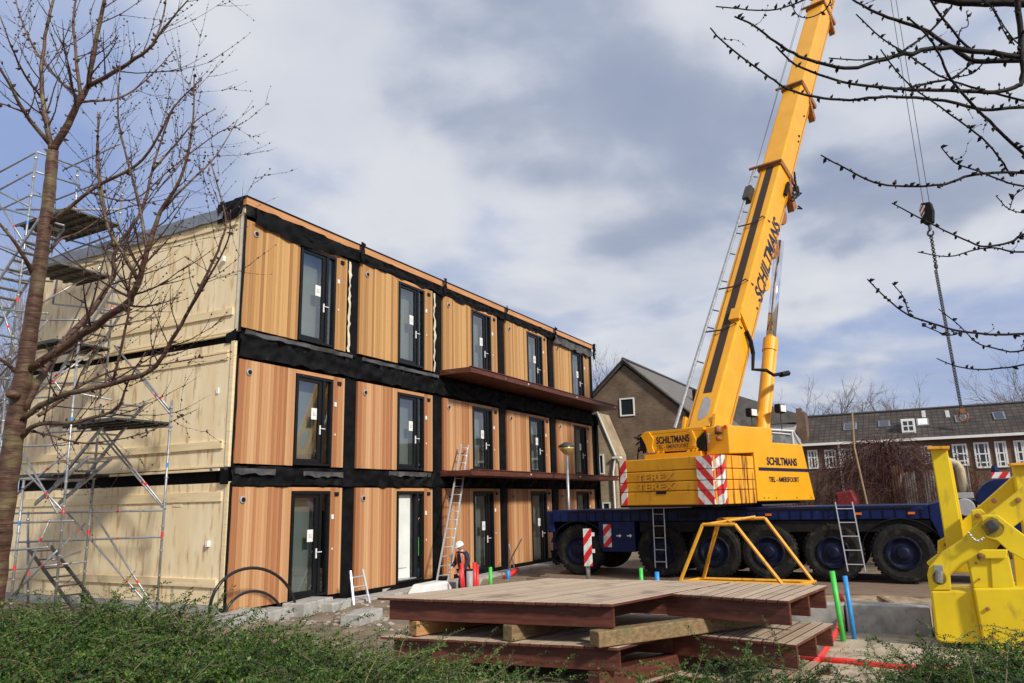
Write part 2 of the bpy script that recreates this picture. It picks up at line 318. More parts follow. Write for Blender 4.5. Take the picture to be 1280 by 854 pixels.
def text(s_, o, ux, uy, wd, ht, m, name, parent, off=.004, slant=0., bold=.02, n=None):
    cu = bpy.data.curves.new('t', 'FONT'); cu.body = s_; cu.offset = bold; cu.extrude = .0; ob = bpy.data.objects.new('t', cu); COL.objects.link(ob)
    bpy.context.view_layer.update(); dg = bpy.context.evaluated_depsgraph_get(); me = ob.evaluated_get(dg).to_mesh()
    V = np.array([v.co[:] for v in me.vertices]); Fc = [tuple(p.vertices) for p in me.polygons]; ob.to_mesh_clear(); bpy.data.objects.remove(ob)
    mn, mxx = V.min(0), V.max(0); x = (V[:, 0] - mn[0]) / (mxx[0] - mn[0]) * wd; y = (V[:, 1] - mn[1]) / (mxx[1] - mn[1]) * ht; x = x + y * slant
    ux = np.asarray(ux, float); uy = np.asarray(uy, float); nn = np.cross(ux, uy) if n is None else np.asarray(n)
    P_ = np.asarray(o, float) + np.outer(x, ux) + np.outer(y, uy) + nn * off
    mb = MB(); mb.add(P_, Fc); return mb.build(name, m, parent, fix=False)
def fbm(x, y, z=0.): return noise.noise((x, y, z)) + .5 * noise.noise((x * 2.1, y * 2.1, z * 2.1 + 5))
def sst(a_, b_, x): t = min(1, max(0, (x - a_) / (b_ - a_))); return t * t * (3 - 2 * t)
# ------------------------------------------------------------------ ground
def gh(x, y):
    d = math.hypot(x, y)
    h = .85 * (1 - sst(4.8, 8.2, d))
    h += .22 * sst(12.6, 11.6, x) * sst(10, 12, y) * (1 - sst(30, 40, y))
    h -= .42 * sst(18.6, 19.2, x) * (1 - sst(21.4, 21.9, x)) * sst(11.5, 11.9, y) * (1 - sst(13.2, 13.6, y))
    if d < 45: h += .035 * fbm(x * .8, y * .8)
    return h
ax_ = np.concatenate([-np.geomspace(500, 8, 14), np.arange(-6, 32, .3), np.geomspace(34, 600, 14)])
ay_ = np.concatenate([-np.geomspace(500, 8, 14), np.arange(-6, 26, .3), np.geomspace(28, 600, 14)])
g = MB(); g.v = [(x, y, gh(x, y)) for x in ax_ for y in ay_]; ny = len(ay_)
g.f = [(i * ny + j, (i + 1) * ny + j, (i + 1) * ny + j + 1, i * ny + j + 1) for i in range(len(ax_) - 1) for j in range(ny - 1)]
K['soil'] = mat('dark_soil', (.12, .085, .055), (.27, .21, .145), 1.3, .95, bump=.6, bscale=14, stain=((.13, .09, .06), 2.5, .8, (1, 1, 1), .54))
g.build('ground', K['soil'], smooth=True, kind='structure', fix=False)
sa_ = MB(); NX, NY = 46, 40
for i in range(NX + 1):
    for j in range(NY + 1):
        x = 9.0 + 6.5 * i / NX; y = -3.0 + 5.4 * j / NY; sa_.v.append((x, y, gh(x, y) + .012 + .03 * abs(fbm(x * 2.3, y * 2.3, 3))))
sa_.f = [(i * (NY + 1) + j, (i + 1) * (NY + 1) + j, (i + 1) * (NY + 1) + j + 1, i * (NY + 1) + j + 1) for i in range(NX) for j in range(NY)]
sa_.build('sand', mat('pale_sand', (.30, .24, .16), (.50, .42, .31), 2.2, .95, bump=.7, bscale=16, stain=((.20, .15, .10), 3, .7, (1, 1, 1), .54)), smooth=True, kind='structure', fix=False)
pv = MB()
for i in range(22):      # concrete tile strip along the foot of the building
    pv.box(12.7 + i * 1.0, 13.68 + i * 1.0, 13.15, 13.78, -.2, .07 - .004 * (i % 2))
pv.build('pavement', K['concrete'], kind='structure', bevel=.01)
# ------------------------------------------------------------------ the timber apartment building
BX = [12.2, 16.47, 20.82, 25.18, 29.62]; W = 4.36
X0, X1, Y0, Y1 = 12.22, 34.02, 14.0, 22.7
bld = thing('apartment_building', (X0, Y0, 0), 'three storey apartment block under construction in cedar boards and black membrane', 'building')
STO = [(.16, 2.92, 0), (3.45, 5.90, 1), (6.67, 9.42, 2)]
body = MB()
body.box(X0 + .12, X1 - .02, 14.62, Y1, .1, 9.72)
for i, bx in enumerate(BX):
    x1 = BX[i + 1] if i < 4 else X1
    body.box(bx + (.02 if i else .17), bx + 1.88, 14.06, 14.62, .1, 9.70)
    body.box(bx + 3.30, x1 - .03 if i == 4 else x1 + .02, 14.06, 14.62, .1, 9.70)
    for a0, a1 in ((.1, .22), (2.93, 3.52), (5.92, 6.75), (9.34, 9.70)): body.box(bx + 1.88, bx + 3.30, 14.065, 14.62, a0, a1)
body.build('wall', K['blackmatt'], bld)
# end wall of pale timber: three stacked module sides with battens
for k, (z0, z1) in enumerate(((.33, 3.02), (3.42, 6.30), (6.62, 9.72))):
    e = MB(); n = 7; off = (.0, -.05, .03)[k]
    for j in range(n):
        ya = 14.16 + j * (Y1 - 14.16) / n; yb = 14.16 + (j + 1) * (Y1 - 14.16) / n - .006
        e.box(X0 + off, X0 + .125 + off, ya, yb, z0, z1)
    ew = e.build('end_wall_panel', K['clt'], bld)
    b = MB()
    b.box(X0 - .035 + off, X0 + off, 14.25, Y1, z1 - .42, z1 - .20); b.box(X0 - .05 + off, X0 + off, 14.25, Y1, z0 + .38, z0 + .56)
    if k > 0: b.box(X0 - .03 + off, X0 + .03 + off, 14.2, Y1 - .1, z0 - .05, z0 - .004); b.box(X0 - .06 + off, X0 + .02 + off, 14.3, 20, z0 - .13, z0 - .075)
    b.build('batten', K['cltbat'], bld, bevel=.004)
    l_ = MB(); l_.box(X0 - .03 + off, X0 + .05 + off, 14.02, 14.15, z0 - .05, z1 + .02); l_.build('corner_batten', K['foam'] if k == 2 else K['cltbat'], bld, bevel=.01)
for (y, z) in ((15.6, 2.5),): MB().box(X0 - .012, X0, y, y + .32, z, z + .09).build('vent_slot', K['cltbat'], bld)
for (y, z) in ((14.5, 5.1), (14.6, 8.4), (14.55, 1.6)): MB().box(X0 - .03 - .05, X0 - .0, y, y + .07, z, z + .13).build('end_wall_clip', K['white'], bld)
def wrinkle(mb, p0, ux, length, z0f, z1f, out, nu=60, nv=5, amp=.035, seed=0., freq=2.2, thick=True):
    """a wavy sheet: u along ux, v from z0f(u) to z1f(u), pushed along `out` by noise"""
    p0 = np.array(p0, float); ux = np.array(ux, float); out = np.array(out, float); vs = []
    for i in range(nu + 1):
        u = length * i / nu
        for j in range(nv + 1):
            za, zb = z0f(u), z1f(u); z = za + (zb - za) * j / nv
            d = amp * (fbm(u * freq, z * freq * 1.6, seed) + .6)
            vs.append(p0 + ux * u + np.array([0, 0, z]) + out * d)
    q = nv + 1
    mb.add(vs, [(i * q + j, (i + 1) * q + j, (i + 1) * q + j + 1, i * q + j + 1) for i in range(nu) for j in range(nv)])
mem = MB()
LV = ((2.96, 3.40, .3), (5.98, 6.50, .7), (9.44, 9.74, 2.2))
for za, zb, sd_ in LV:      # horizontal bands
    wrinkle(mem, (X0, Y0 - .01, 0), (1, 0, 0), X1 - X0, lambda u: za + .07 * fbm(u * 1.7, sd_, 1.), lambda u: zb + .03 * fbm(u * 1.2, sd_, 9.), (0, -1, 0), nu=420, nv=7, amp=.085, seed=sd_, freq=3.1)
wrinkle(mem, (X0, Y0 - .01, 0), (1, 0, 0), X1 - X0, lambda u: -.12 + .03 * fbm(u, 3), lambda u: .17, (0, -1, 0), nu=330, nv=4, amp=.05, seed=6)
for i, bx in enumerate(BX + [X1 + .02]):      # vertical columns between modules
    for z0, z1, s_ in STO:
        w0 = bx - (.50 if i else .0)
        wd = .50 if i else .10
        wrinkle(mem, (w0, Y0 - .0, z0 - .1), (0, 0, 1), 0.001, lambda u: 0, lambda u: 0, (0, -1, 0), 1, 1)
        vs = []; nv = 24
        for a_ in range(nv + 1):
            z = z0 - .1 + (z1 - z0 + .2) * a_ / nv
            for b_ in range(6):
                x = w0 + wd * b_ / 5; 
                vs.append((x, Y0 - .02 + .02 - .035 * (fbm(x * 6, z * 1.5, i) + .6) * math.sin(math.pi * b_ / 5), z))
        mem.add(vs, [(a_ * 6 + b_, a_ * 6 + b_ + 1, (a_ + 1) * 6 + b_ + 1, (a_ + 1) * 6 + b_) for a_ in range(nv) for b_ in range(5)])
# drooping loose flap under the eaves of the first bay, and corner wrap
wrinkle(mem, (X0 + .25, Y0 - .05, 0), (1, 0, 0), 3.9, lambda u: 9.34 - .10 * math.sin(u * 1.1) + .05 * fbm(u * 2, 2), lambda u: 9.75, (0, -1, 0), 60, 5, .09, 4)
wrinkle(mem, (X0 - .03, 14.0, 0), (0, 1, 0), .9, lambda u: 9.50 - .12 * u, lambda u: 9.97 - .06 * u, (-1, 0, 0), 20, 4, .08, 8)
wrinkle(mem, (X0 - .03, 14.0, 0), (0, 1, 0), .35, lambda u: 6.28, lambda u: 6.62 - .3 * u, (-1, 0, 0), 10, 4, .05, 8)
wrinkle(mem, (X0 - .05, 13.98, 0), (0, 1, 0), .28, lambda u: 2.98, lambda u: 3.34, (-1, 0, 0), 10, 4, .05, 9)
mem.build('membrane', K['black'], bld, smooth=True)
gm = MB()
for k, (i, u0, ln) in enumerate(((0, 2.2, 1.5), (1, 1.4, 2.2), (0, -.0, 1.2))):
    zc = (3.28, 3.36, 3.3)[k]
    wrinkle(gm, (BX[i] + u0, Y0 - .09, 0), (1, 0, 0), ln, lambda u: zc - .09 + .05 * fbm(u * 3, k), lambda u: zc + .04, (0, -1, 0), 24, 3, .09, k + 3)
for i in (0, 1): wrinkle(gm, (BX[i] + .1, Y0 - .07, 0), (1, 0, 0), 3.9, lambda u: 6.50 + .03 * fbm(u * 2, i), lambda u: 6.60, (0, -1, 0), 30, 2, .08, i + 13)
wrinkle(gm, (BX[4] - .1, Y0 - .09, 0), (1, 0, 0), 4.3, lambda u: 9.28 + .08 * fbm(u * 2, 7), lambda u: 9.60, (0, -1, 0), 40, 4, .10, 5)
wrinkle(gm, (X0 - .04, 14.0, 0), (0, 1, 0), .9, lambda u: 3.30, lambda u: 3.37, (-1, 0, 0), 10, 2, .08, 5)
build_each(gm, 'loose_membrane', K['greymem'], bld, smooth=True)
sk = MB(); wrinkle(sk, (X0 - .06, 14.7, 0), (0, 1, 0), 8.0, lambda u: 9.52 - .05 * math.sin(u * .4) - .02 * fbm(u * 2, 1), lambda u: 9.80, (-1, 0, 0), 60, 4, .03, 3); sk.build('roof_skirt', K['slate'], bld, smooth=True)
rf = MB(); rf.box(X0 - .02, X1 + .05, 14.2, Y1 + .05, 9.72, 9.80); rf.build('roof', K['slate'], bld)
# fascia
for i, bx in enumerate(BX):
    x1 = (BX[i + 1] if i < 4 else X1 + .1) - .06
    f_ = MB(); f_.box(bx - .02, x1, Y0 - .08, Y0 + .3, 9.745, 9.93); f_.build('fascia_board', K['fascia'], bld, bevel=.004)
    f_ = MB(); f_.box(bx - .05, x1 + .03, Y0 - .10, Y0 + .34, 9.932, 9.965); f_.build('roof_edge_strip', K['black'], bld)
    j_ = MB(); wrinkle(j_, (x1 - .02, Y0 - .12, 0), (1, 0, 0), .16, lambda u: 9.45, lambda u: 10.02, (0, -1, 0), 5, 8, .08, i * 3.3, 6); j_.build('roof_joint_flap', K['black'], bld, smooth=True)
mb = MB()
for t in range(14):
    p = np.array([X1 + .1 + .18 * fbm(t, 1), Y0 - .1 - .1 * abs(fbm(t, 2)), 9.3 + .05 * t]); mb.ball(p, .08, (1, .6, 1), 4)
mb.build('bunched_membrane', K['black'], bld)
# facade panels and doors
def board_panel(x0, x1, z0, z1, m, y=Y0):
    b = MB(); x = x0
    while x < x1 - .02:
        wv = random.choice((.088, .094, .1)); xe = min(x + wv, x1)
        if x1 - xe < .04: xe = x1
        d = random.uniform(0, .007)
        b.box(x, xe - .005, y - .026 - d, y + .04, z0 + random.uniform(0, .006), z1); x = xe
    return b.build('board_panel', m, bld)
top_z = [9.38, 9.44, 9.46, 9.46, 9.4]
for s_, (z0, z1, _) in enumerate(STO):
    for i, bx in enumerate(BX):
        if s_ == 0: z0 = (.20, .17, .04, .0, .0)[i]
        if s_ == 2: z0 = (6.67, 6.7, 6.78, 6.78, 6.78)[i]; 
        if s_ == 1 and i > 1: z0 = 3.5
        zt = z1 if s_ < 2 else top_z[i]
        cm = K['cedartop'] if s_ == 2 else K['cedar']
        board_panel(bx + .06, bx + 1.90, z0, zt, cm); board_panel(bx + 3.31, bx + (3.77 if i < 4 else 4.0), z0, zt, cm)
        b = MB(); b.box(bx + 1.905, bx + 3.305, Y0 - .03, Y0 + .03, zt - .09, zt); b.build('lintel_board', K['fascia'], bld)
        if (s_, i) in ((2, 0), (2, 1)):
            fm = MB(); wrinkle(fm, (bx + 3.80, Y0 - .02, 0), (1, 0, 0), .09, lambda u: z0 + .0, lambda u: zt - .05, (0, -1, 0), 3, 26, .07, i + s_, 3); fm.build('foam_strip', K['foam'], bld, smooth=True)
        # door
        dz0, dz1 = z0 + .02, zt - .10; dx0, dx1 = bx + 1.92, bx + 3.29
        fr = MB(); t_ = .075; yf, yb = Y0 - .05, Y0 + .13
        fr.box(dx0, dx0 + t_, yf, yb, dz0, dz1); fr.box(dx1 - t_, dx1, yf, yb, dz0, dz1)
        fr.box(dx0 + t_, dx1 - t_, yf, yb, dz1 - t_, dz1); fr.box(dx0 + t_, dx1 - t_, yf, yb, dz0, dz0 + .06)
        mx_ = dx0 + .98; fr.box(mx_, mx_ + .09, yf + .004, yb, dz0 + .06, dz1 - t_)
        door = fr.build('door', K['frame'], bld, bevel=.004)
        opened = (s_ == 0 and i == 1)
        if not opened:
            sa = MB(); sx0, sx1 = dx0 + t_ + .003, mx_ - .003; sz0, sz1 = dz0 + .063, dz1 - t_ - .003; q = .085; ys, ye = Y0 - .015, Y0 + .07
            sa.box(sx0, sx0 + q * .5, ys, ye, sz0, sz1); sa.box(sx1 - q * 1.3, sx1, ys, ye, sz0, sz1); sa.box(sx0 + q * .5, sx1 - q * 1.3, ys, ye, sz1 - q, sz1); sa.box(sx0 + q * .5, sx1 - q * 1.3, ys, ye, sz0, sz0 + q * 1.2)
            sa.build('sash', K['frame'], door, bevel=.004)
            gl = MB(); gl.quad((sx0 + .04, Y0 + .02, sz0 + .1), (sx1 - .11, Y0 + .02, sz0 + .1), (sx1 - .11, Y0 + .02, sz1 - .08), (sx0 + .04, Y0 + .02, sz1 - .08)); gl.build('glass_pane', K['glass'], door, fix=False)
            pp = MB(); px_ = sx1 - .36; pz = sz0 + (sz1 - sz0) * .52; pp.box(px_, px_ + .2, Y0 + .006, Y0 + .012, pz, pz + .30)
            pp.build('paper_notice', K['white'], door)
            mk = MB(); mk.box(px_ + .06, px_ + .075, Y0 + .001, Y0 + .005, pz + .11, pz + .2); mk.box(px_ + .06, px_ + .1, Y0 + .001, Y0 + .005, pz + .1, pz + .112); mk.box(px_ + .12, px_ + .135, Y0 + .001, Y0 + .005, pz + .11, pz + .2); mk.box(px_ + .12, px_ + .16, Y0 + .001, Y0 + .005, pz + .1, pz + .112)
            mk.build('notice_marks', K['grey'], door)
            hd = MB(); hx = sx1 - .055; hz = sz0 + (sz1 - sz0) * .40; hd.box(hx - .02, hx + .02, Y0 - .035, Y0 - .016, hz - .12, hz + .12); hd.tube([(hx, Y0 - .03, hz + .03), (hx, Y0 - .08, hz + .03), (hx + .13, Y0 - .085, hz + .03)], .014, 6); hd.build('handle', K['white'], door)
        else:
            lf = MB(); lf.box(dx0 + t_ + .02, mx_ - .12, Y0 + .12, Y0 + .17, dz0 + .1, dz1 - .1)
            lo = lf.build('open_inner_door', K['inner'], door, bevel=.004)
            vd = MB()
            for q in range(12): vd.box(dx0 + .16 + q * .045, dx0 + .18 + q * .045, Y0 + .108, Y0 + .121, dz0 + .38, dz0 + .41)
            vd.build('vent_holes', K['grey'], door)
            st = MB(); st.box(dx0 + t_, mx_, Y0 - .04, Y0 + .3, dz0 + .06, dz0 + .09); st.build('threshold', K['alu'], door)
            gt = MB(); gt.box(mx_ + .12, mx_ + .16, Y0 - .01, Y0 + .02, dz0 + .7, dz0 + 1.25); gt.build('green_tape', K['green'], door)
        gl = MB(); gl.quad((mx_ + .1, Y0 + .02, dz0 + .08), (dx1 - t_ - .005, Y0 + .02, dz0 + .08), (dx1 - t_ - .005, Y0 + .02, dz1 - t_ - .01), (mx_ + .1, Y0 + .02, dz1 - t_ - .01)); gl.build('side_glass', K['glass'], door, fix=False)
        iw = MB(); iw.box(dx0 + .02, dx1 - .02, Y0 + .30, Y0 + .6, dz0 + .02, dz1 - .02); iw.build('inner_wall', K['inner'], bld)
        # fittings
        vt = MB(); vt.lathe([(.085, 0), (.085, .02), (.06, .03)], (bx + .36, Y0 - .035, zt - .29), (0, -1, 0), 16); vo = vt.build('round_vent', K['grey'], bld)
        vi = MB(); vi.lathe([(.055, 0), (.05, .012)], (bx + .36, Y0 - .068, zt - .29), (0, -1, 0), 14); vi.build('vent_grille', K['frame'], vo)
        b = MB(); b.box(bx + 3.46, bx + 3.60, Y0 - .07, Y0 - .026, zt - .22, zt - .12); b.build('lamp_box', K['frame'], bld, bevel=.006)
        b = MB(); b.box(bx + 3.36, bx + 3.44, Y0 - .05, Y0 - .026, zt - .82, zt - .70); b.build('socket_plate', K['white'], bld, bevel=.004)
        b = MB(); b.box(bx + 3.40, bx + 3.435, Y0 - .045, Y0 - .026, zt - 1.60, zt - 1.55); b.build('sensor_dot', K['white'], bld)
# module connection brackets under the upper panels
b = MB()
for bx in BX[:2]:
    for q in range(6): b.box(bx + 1.0 + q * .55, bx + 1.12 + q * .55, Y0 - .05, Y0, 6.36, 6.60)
build_each(b, 'bracket', K['frame'], bld)
# galleries: upper and lower, three lengths each
for zt in (6.80, 3.47):
    for k in range(3):
        xa = 20.66 + k * 4.45; xb = xa + 4.42
        s1 = MB(); s1.box(xa + .09, xb - .09, 12.84, 14.0, zt - .17, zt - .004); sl = s1.build('gallery_deck', K['hard'], bld)
        e1 = MB(); e1.box(xa, xb, 12.75, 12.83, zt - .17, zt); e1.box(xa, xa + .08, 12.832, 14.0, zt - .17, zt - .0); e1.box(xb - .08, xb, 12.832, 14.0, zt - .17, zt); e1.box(xa - .01, xb + .01, 12.72, 12.80, zt + .002, zt + .03)
        e1.build('edge_beam', K['hard'], sl, bevel=.004)
        d1 = MB(); d1.box(xb - .36, xb - .30, 12.735, 12.748, zt - .10, zt - .05); d1.build('bolt_plate', K['white'], sl)
# foundation and pieces of foil along the foot
fd = MB(); fd.box(X0 + .05, X1 - .1, 13.98, 14.6, -.5, .1); fd.box(X0 - .0, X0 + .3, 14.15, Y1, -.3, .32); fd.build('foundation', K['concrete'], bld)
bb = MB(); bb.tube([(25.8, 13.95, 5.55), (27.0, 13.2, 6.55)], .03, 5)
dp = MB(); dp.tube([(X1 + .05, Y0 - .08, 6.3), (X1 + .05, Y0 - .08, .1)], .09, 10); dp.tube([(X1 - .1, Y0 - .1, 6.35), (X1 + .05, Y0 - .08, 6.3), (X1 + .05, Y0 - .08, 6.0)], .12, 10); dp.build('wrapped_corner_post', K['black'], bld, smooth=True)
# ------------------------------------------------------------------ mobile crane
wa = R_(28.45 - 45); FF = np.array([math.cos(wa), math.sin(wa), 0]); LL = np.array([-FF[1], FF[0], 0]); OO = dep(900, 630, 19.8); OO[2] = 0
def SP(f, l, z): return OO + FF * f + LL * l + np.array([0, 0, z])
def SM(p): return SP(*p)
def sidep(u, v, lo=0.): return onp(u, v, OO + lo * LL, LL)
def rearp(u, v, fo=0.): return onp(u, v, OO + fo * FF, FF)
CXR = 22.32          # near face of the carrier
crane = thing('mobile_crane', (CXR + 1.45, 4.5, .17), 'yellow telescopic mobile crane on a dark blue six axle carrier beside the timber building', 'crane')
Z = np.array([0, 0, 1.])
# carrier
c = MB(); c.box(CXR + .02, CXR + 2.9, .12, 10.75, 1.78, 2.14); c.build('deck_rail', K['navy'], crane, bevel=.02)
c = MB(); c.box(CXR - .012, CXR + .018, .5, 10.2, 2.06, 2.10); c.box(CXR - .0, CXR + .02, 6.0, 6.6, 1.85, 2.0)
for q in range(36): c.box(CXR - .008, CXR + .0185, .3 + q * .29, .31 + q * .29, 1.80, 2.05)
c.build('deck_trim', K['under'], crane)
c = MB(); c.box(CXR + .55, CXR + 2.35, -3.4, 10.6, .95, 1.775); c.box(CXR + .1, CXR + .54, .1, 7.9, 1.45, 1.775); c.build('chassis', K['under'], crane, bevel=.02)
c = MB(); c.prism([(CXR + .0, 8.02, .88), (CXR + .0, 9.05, .88), (CXR + .0, 9.2, 1.1), (CXR + .0, 9.2, 1.775), (CXR + .0, 8.02, 1.775)], (.5, 0, 0)); c.build('side_box', K['navy'], crane, bevel=.015)
c = MB()
for q in range(3):
    y = 8.95 - q * .34; c.box(CXR - .012, CXR - .001, y - .09, y, 1.34, 1.37); c.prism([(CXR - .012, y - .16, 1.355), (CXR - .012, y - .09, 1.30), (CXR - .012, y - .09, 1.41)], (.011, 0, 0))
c.build('white_arrow_marks', K['white'], crane)
c = MB(); c.box(CXR + .1, CXR + 2.8, 10.76, 11.0, 1.45, 2.12); c.box(CXR + .3, CXR + 2.6, 10.4, 10.9, .9, 1.45); c.build('rear_bumper', K['navy'], crane, bevel=.03)
c = MB(); c.prism([(CXR, .12, 2.14), (CXR, .12, 1.78), (CXR, -.05, 1.3), (CXR, -.05, .9), (CXR, -.5, .9), (CXR, -.5, 2.2), (CXR, -.1, 2.2)], (2.8, 0, 0)); c.build('front_fender_plate', K['navy'], crane, bevel=.02)
for y, sd_ in ((9.88, 0), (.82, 1)):     # arched mudguards
    c = MB(); pts = []
    for q in range(13):
        t = math.pi * (.08 + .84 * q / 12); pts.append((y + .98 * math.cos(t), .93 + .86 * math.sin(t)))
    for q in range(12):
        (ya, za), (yb, zb) = pts[q], pts[q + 1]; c.prism([(CXR - .02, ya, za), (CXR - .02, yb, zb), (CXR - .02, yb, zb + .03), (CXR - .02, ya, za + .03)], (.6, 0, 0))
    c.build('mudguard', K['under'], crane)
WY = [9.88, 7.22, 5.66, 4.16, 2.50, .83]
TP = [(.40, .0), (.42, .05), (.60, .0), (.70, .02), (.735, .06), (.745, .12), (.745, .36), (.70, .42), (.4, .42)]
def wheel(xf, y, zc):
    t = MB(); t.lathe(TP, (xf, y, zc), (1, 0, 0), 40, caps=False)
    for q in range(40):       # tread blocks
        an = 2 * math.pi * q / 40; ca, sa = math.cos(an), math.sin(an); cb_, sb_ = math.cos(an + .09), math.sin(an + .09)
        for (xa, xb) in ((.07, .2), (.24, .37)):
            r0, r1 = .74, .772; ya = lambda r, c_: y + r * c_
            vs = [(xf + x_, y + r * cc, zc + r * ss) for x_ in (xa, xb) for r in (r0, r1) for cc, ss in ((ca, sa), (cb_, sb_))]
            t.add(vs, [(0, 1, 3, 2), (4, 6, 7, 5), (0, 4, 5, 1), (2, 3, 7, 6), (0, 2, 6, 4), (1, 5, 7, 3)])
    ty = t.build('wheel', K['tyre'], crane)
    r = MB(); r.lathe([(.40, .42), (.405, .0), (.40, -.012), (.375, -.01), (.36, .04), (.31, .075), (.27, .085), (.26, .06), (.17, .05), (.155, -.03), (.12, -.05), (.06, -.055)], (xf, y, zc), (1, 0, 0), 32)
    for q in range(10):
        an = 2 * math.pi * q / 10; r.lathe([(.018, 0), (.018, -.03)], (xf + .095, y + .215 * math.cos(an), zc + .215 * math.sin(an)), (1, 0, 0), 8)
    r.build('rim', K['rim'], ty)
for y in WY: wheel(CXR, y, .93)
for y in WY: 
    t = MB(); t.lathe(TP, (CXR + 2.95, y, .93), (-1, 0, 0), 24); t.build('wheel', K['tyre'], crane)
for y in WY: t = MB(); t.tube([(CXR + .3, y, .93), (CXR + 2.7, y, .93)], .14, 8); t.build('axle', K['under'], crane)
for (y) in (2.0 - .3 + .0, 4.0, .45): 
    b = MB(); b.box(CXR - .015, CXR + .018, y, y + .16, 1.90, 1.96); b.build('side_marker', K['amber'], crane, bevel=.005)
K['hz1'] = stripes('rear_marker_board_left_diagonal', (0, .7, .75), .34, (.75, .02, .02), (.8, .8, .78))
b = MB(); b.box(CXR - .03, CXR - .013, 8.77, 9.03, 1.02, 1.70); b.build('marker_board', stripes('marker_board_diagonal', (0, .75, .7), .30, (.7, .02, .02), (.8, .8, .78)), crane, bevel=.004)
# lower driver's cab at the far end of the carrier
cb_ = MB(); cb_.prism([(CXR + .1, -.6, 1.2), (CXR + .1, -3.3, 1.2), (CXR + .1, -3.6, 2.2), (CXR + .1, -3.4, 2.45), (CXR + .1, -.6, 2.2)], (2.6, 0, 0)); cb_.build('carrier_cab', K['navy'], crane, bevel=.05)
fb = MB(); pts = [(CXR + .0, -1.02 - .62 * math.cos(t), 2.12 + .62 * math.sin(t)) for t in np.linspace(0, math.pi / 2, 8)] + [(CXR, -2.6, 2.74), (CXR, -2.6, 2.12)]
pts = [(CXR, -.98, 2.12)] + [(CXR, -1.5 + .55 * math.cos(t), 2.18 + .55 * math.sin(t)) for t in np.linspace(0, math.pi / 2, 9)] + [(CXR, -2.9, 2.73), (CXR, -2.9, 2.12)]
fb.prism(pts, (.9, 0, 0)); fb.build('fender_hood', K['navy'], crane, bevel=.02)
fb = MB(); fb.box(CXR - .02, CXR + .9, -2.9, -.95, 2.04, 2.11); fb.build('yellow_band', K['yel'], crane)
fb = MB(); fb.box(CXR - .05, CXR + .5, -.9, -.42, 2.28, 2.42); fb.lathe([(.2, 0), (.22, .05), (.22, .25), (.15, .3)], (CXR - .15, -.68, 2.06), (1, 0, 0), 20); fb.build('air_filter_drum', K['grey'], crane, bevel=.01)
fb = MB(); fb.tube([(CXR + .6, -.72, 2.3), (CXR + .6, -.72, 3.0), (CXR + .6, -.66, 3.14), (CXR + .6, -.5, 3.22), (CXR + .6, -.3, 3.24)], [.10, .10, .10, .095, .09], 14); fb.build('exhaust_stack', K['cream'], crane, smooth=True)
fb = MB(); fb.box(CXR + .2, CXR + .22, -1.75, -1.35, 2.75, 2.90); fb.build('cab_marker_board', stripes('cab_marker_diagonal', (0, .8, .6), .24, (.7, .02, .02), (.8, .8, .78)), crane)
fb = MB(); fb.lathe([(.09, 0), (.09, .04), (.07, .14), (.03, .18)], (CXR + .3, -1.45, 2.90), (0, 0, 1), 12); fb.build('cab_beacon', K['navy'], crane)
# small ladders hooked on the carrier
def ladder(parent, p0, p1, wv, wd, nr, r=.018, m=None, name='carrier_ladder'):
    p0, p1, wv = map(lambda q: np.array(q, float), (p0, p1, wv)); b = MB(); h = wv / np.linalg.norm(wv) * wd / 2
    b.tube([p0 - h, p1 - h], r, 6); b.tube([p0 + h, p1 + h], r, 6)
    for i in range(nr): q = p0 + (p1 - p0) * (i + .5) / nr; b.tube([q - h, q + h], r * .8, 6)
    return b.build(name, m or K['alu'], parent)
ladder(crane, (CXR - .12, 7.23, .45), (CXR - .06, 7.22, 2.16), (0, 1, 0), .34, 5)
ladder(crane, (CXR - .3, 1.95, .48), (CXR - .06, 2.10, 2.24), (0, 1, 0), .42, 5)
# slewing platform
c = MB(); c.lathe([(1.05, 0), (1.05, .12), (.95, .2)], SP(3.2, 1.65, 2.13), (0, 0, 1), 36); c.box(2.2, 6.2, .5, 2.8, 2.2, 2.5, SM); c.build('slew_ring', K['under'], crane)
# counterweight slabs
zs = [2.25, 2.635, 2.90, 3.20, 3.56]
for k in range(4):
    z0, z1 = zs[k] + .006, zs[k + 1] - .006; ch = .22
    pl = [(0, ch - .16, 0), (.0, 3.38 - .2), (.22, 3.38)]
    poly = [(0.0, .12), (0.0, 3.2), (.2, 3.4), (1.9, 3.4), (1.9, 0.0), (.12, 0.0)]
    if k == 3: poly = [(.0, .12), (.0, 3.2), (.2, 3.4), (1.9, 3.4), (1.9, 0), (.12, 0)]
    c = MB(); c.prism([SP(f, l, z0) for f, l in poly], Z * (z1 - z0)); c.build('counterweight_slab', K['yelcw'] if 1 else 0, crane, bevel=.025)
    c = MB()
    fs = [.34, .72, 1.12, 1.52, 1.92]
    for i in range(4):
        c.box(fs[i], fs[i + 1] - .04, -.045 - .02 * (i % 2), .1, z0 + .003, z1 - .003, SM)
    c.build('counterweight_side', K['yelrust'], crane, bevel=.015)
c = MB(); c.box(.05, 1.85, .06, 3.3, 2.2, 3.5, SM); c.build('counterweight_core', K['under'], crane)
c = MB(); c.box(-.012, .02, 1.65, 1.98, 2.56, 2.625, SM); c.build('lifting_slot', K['under'], crane)
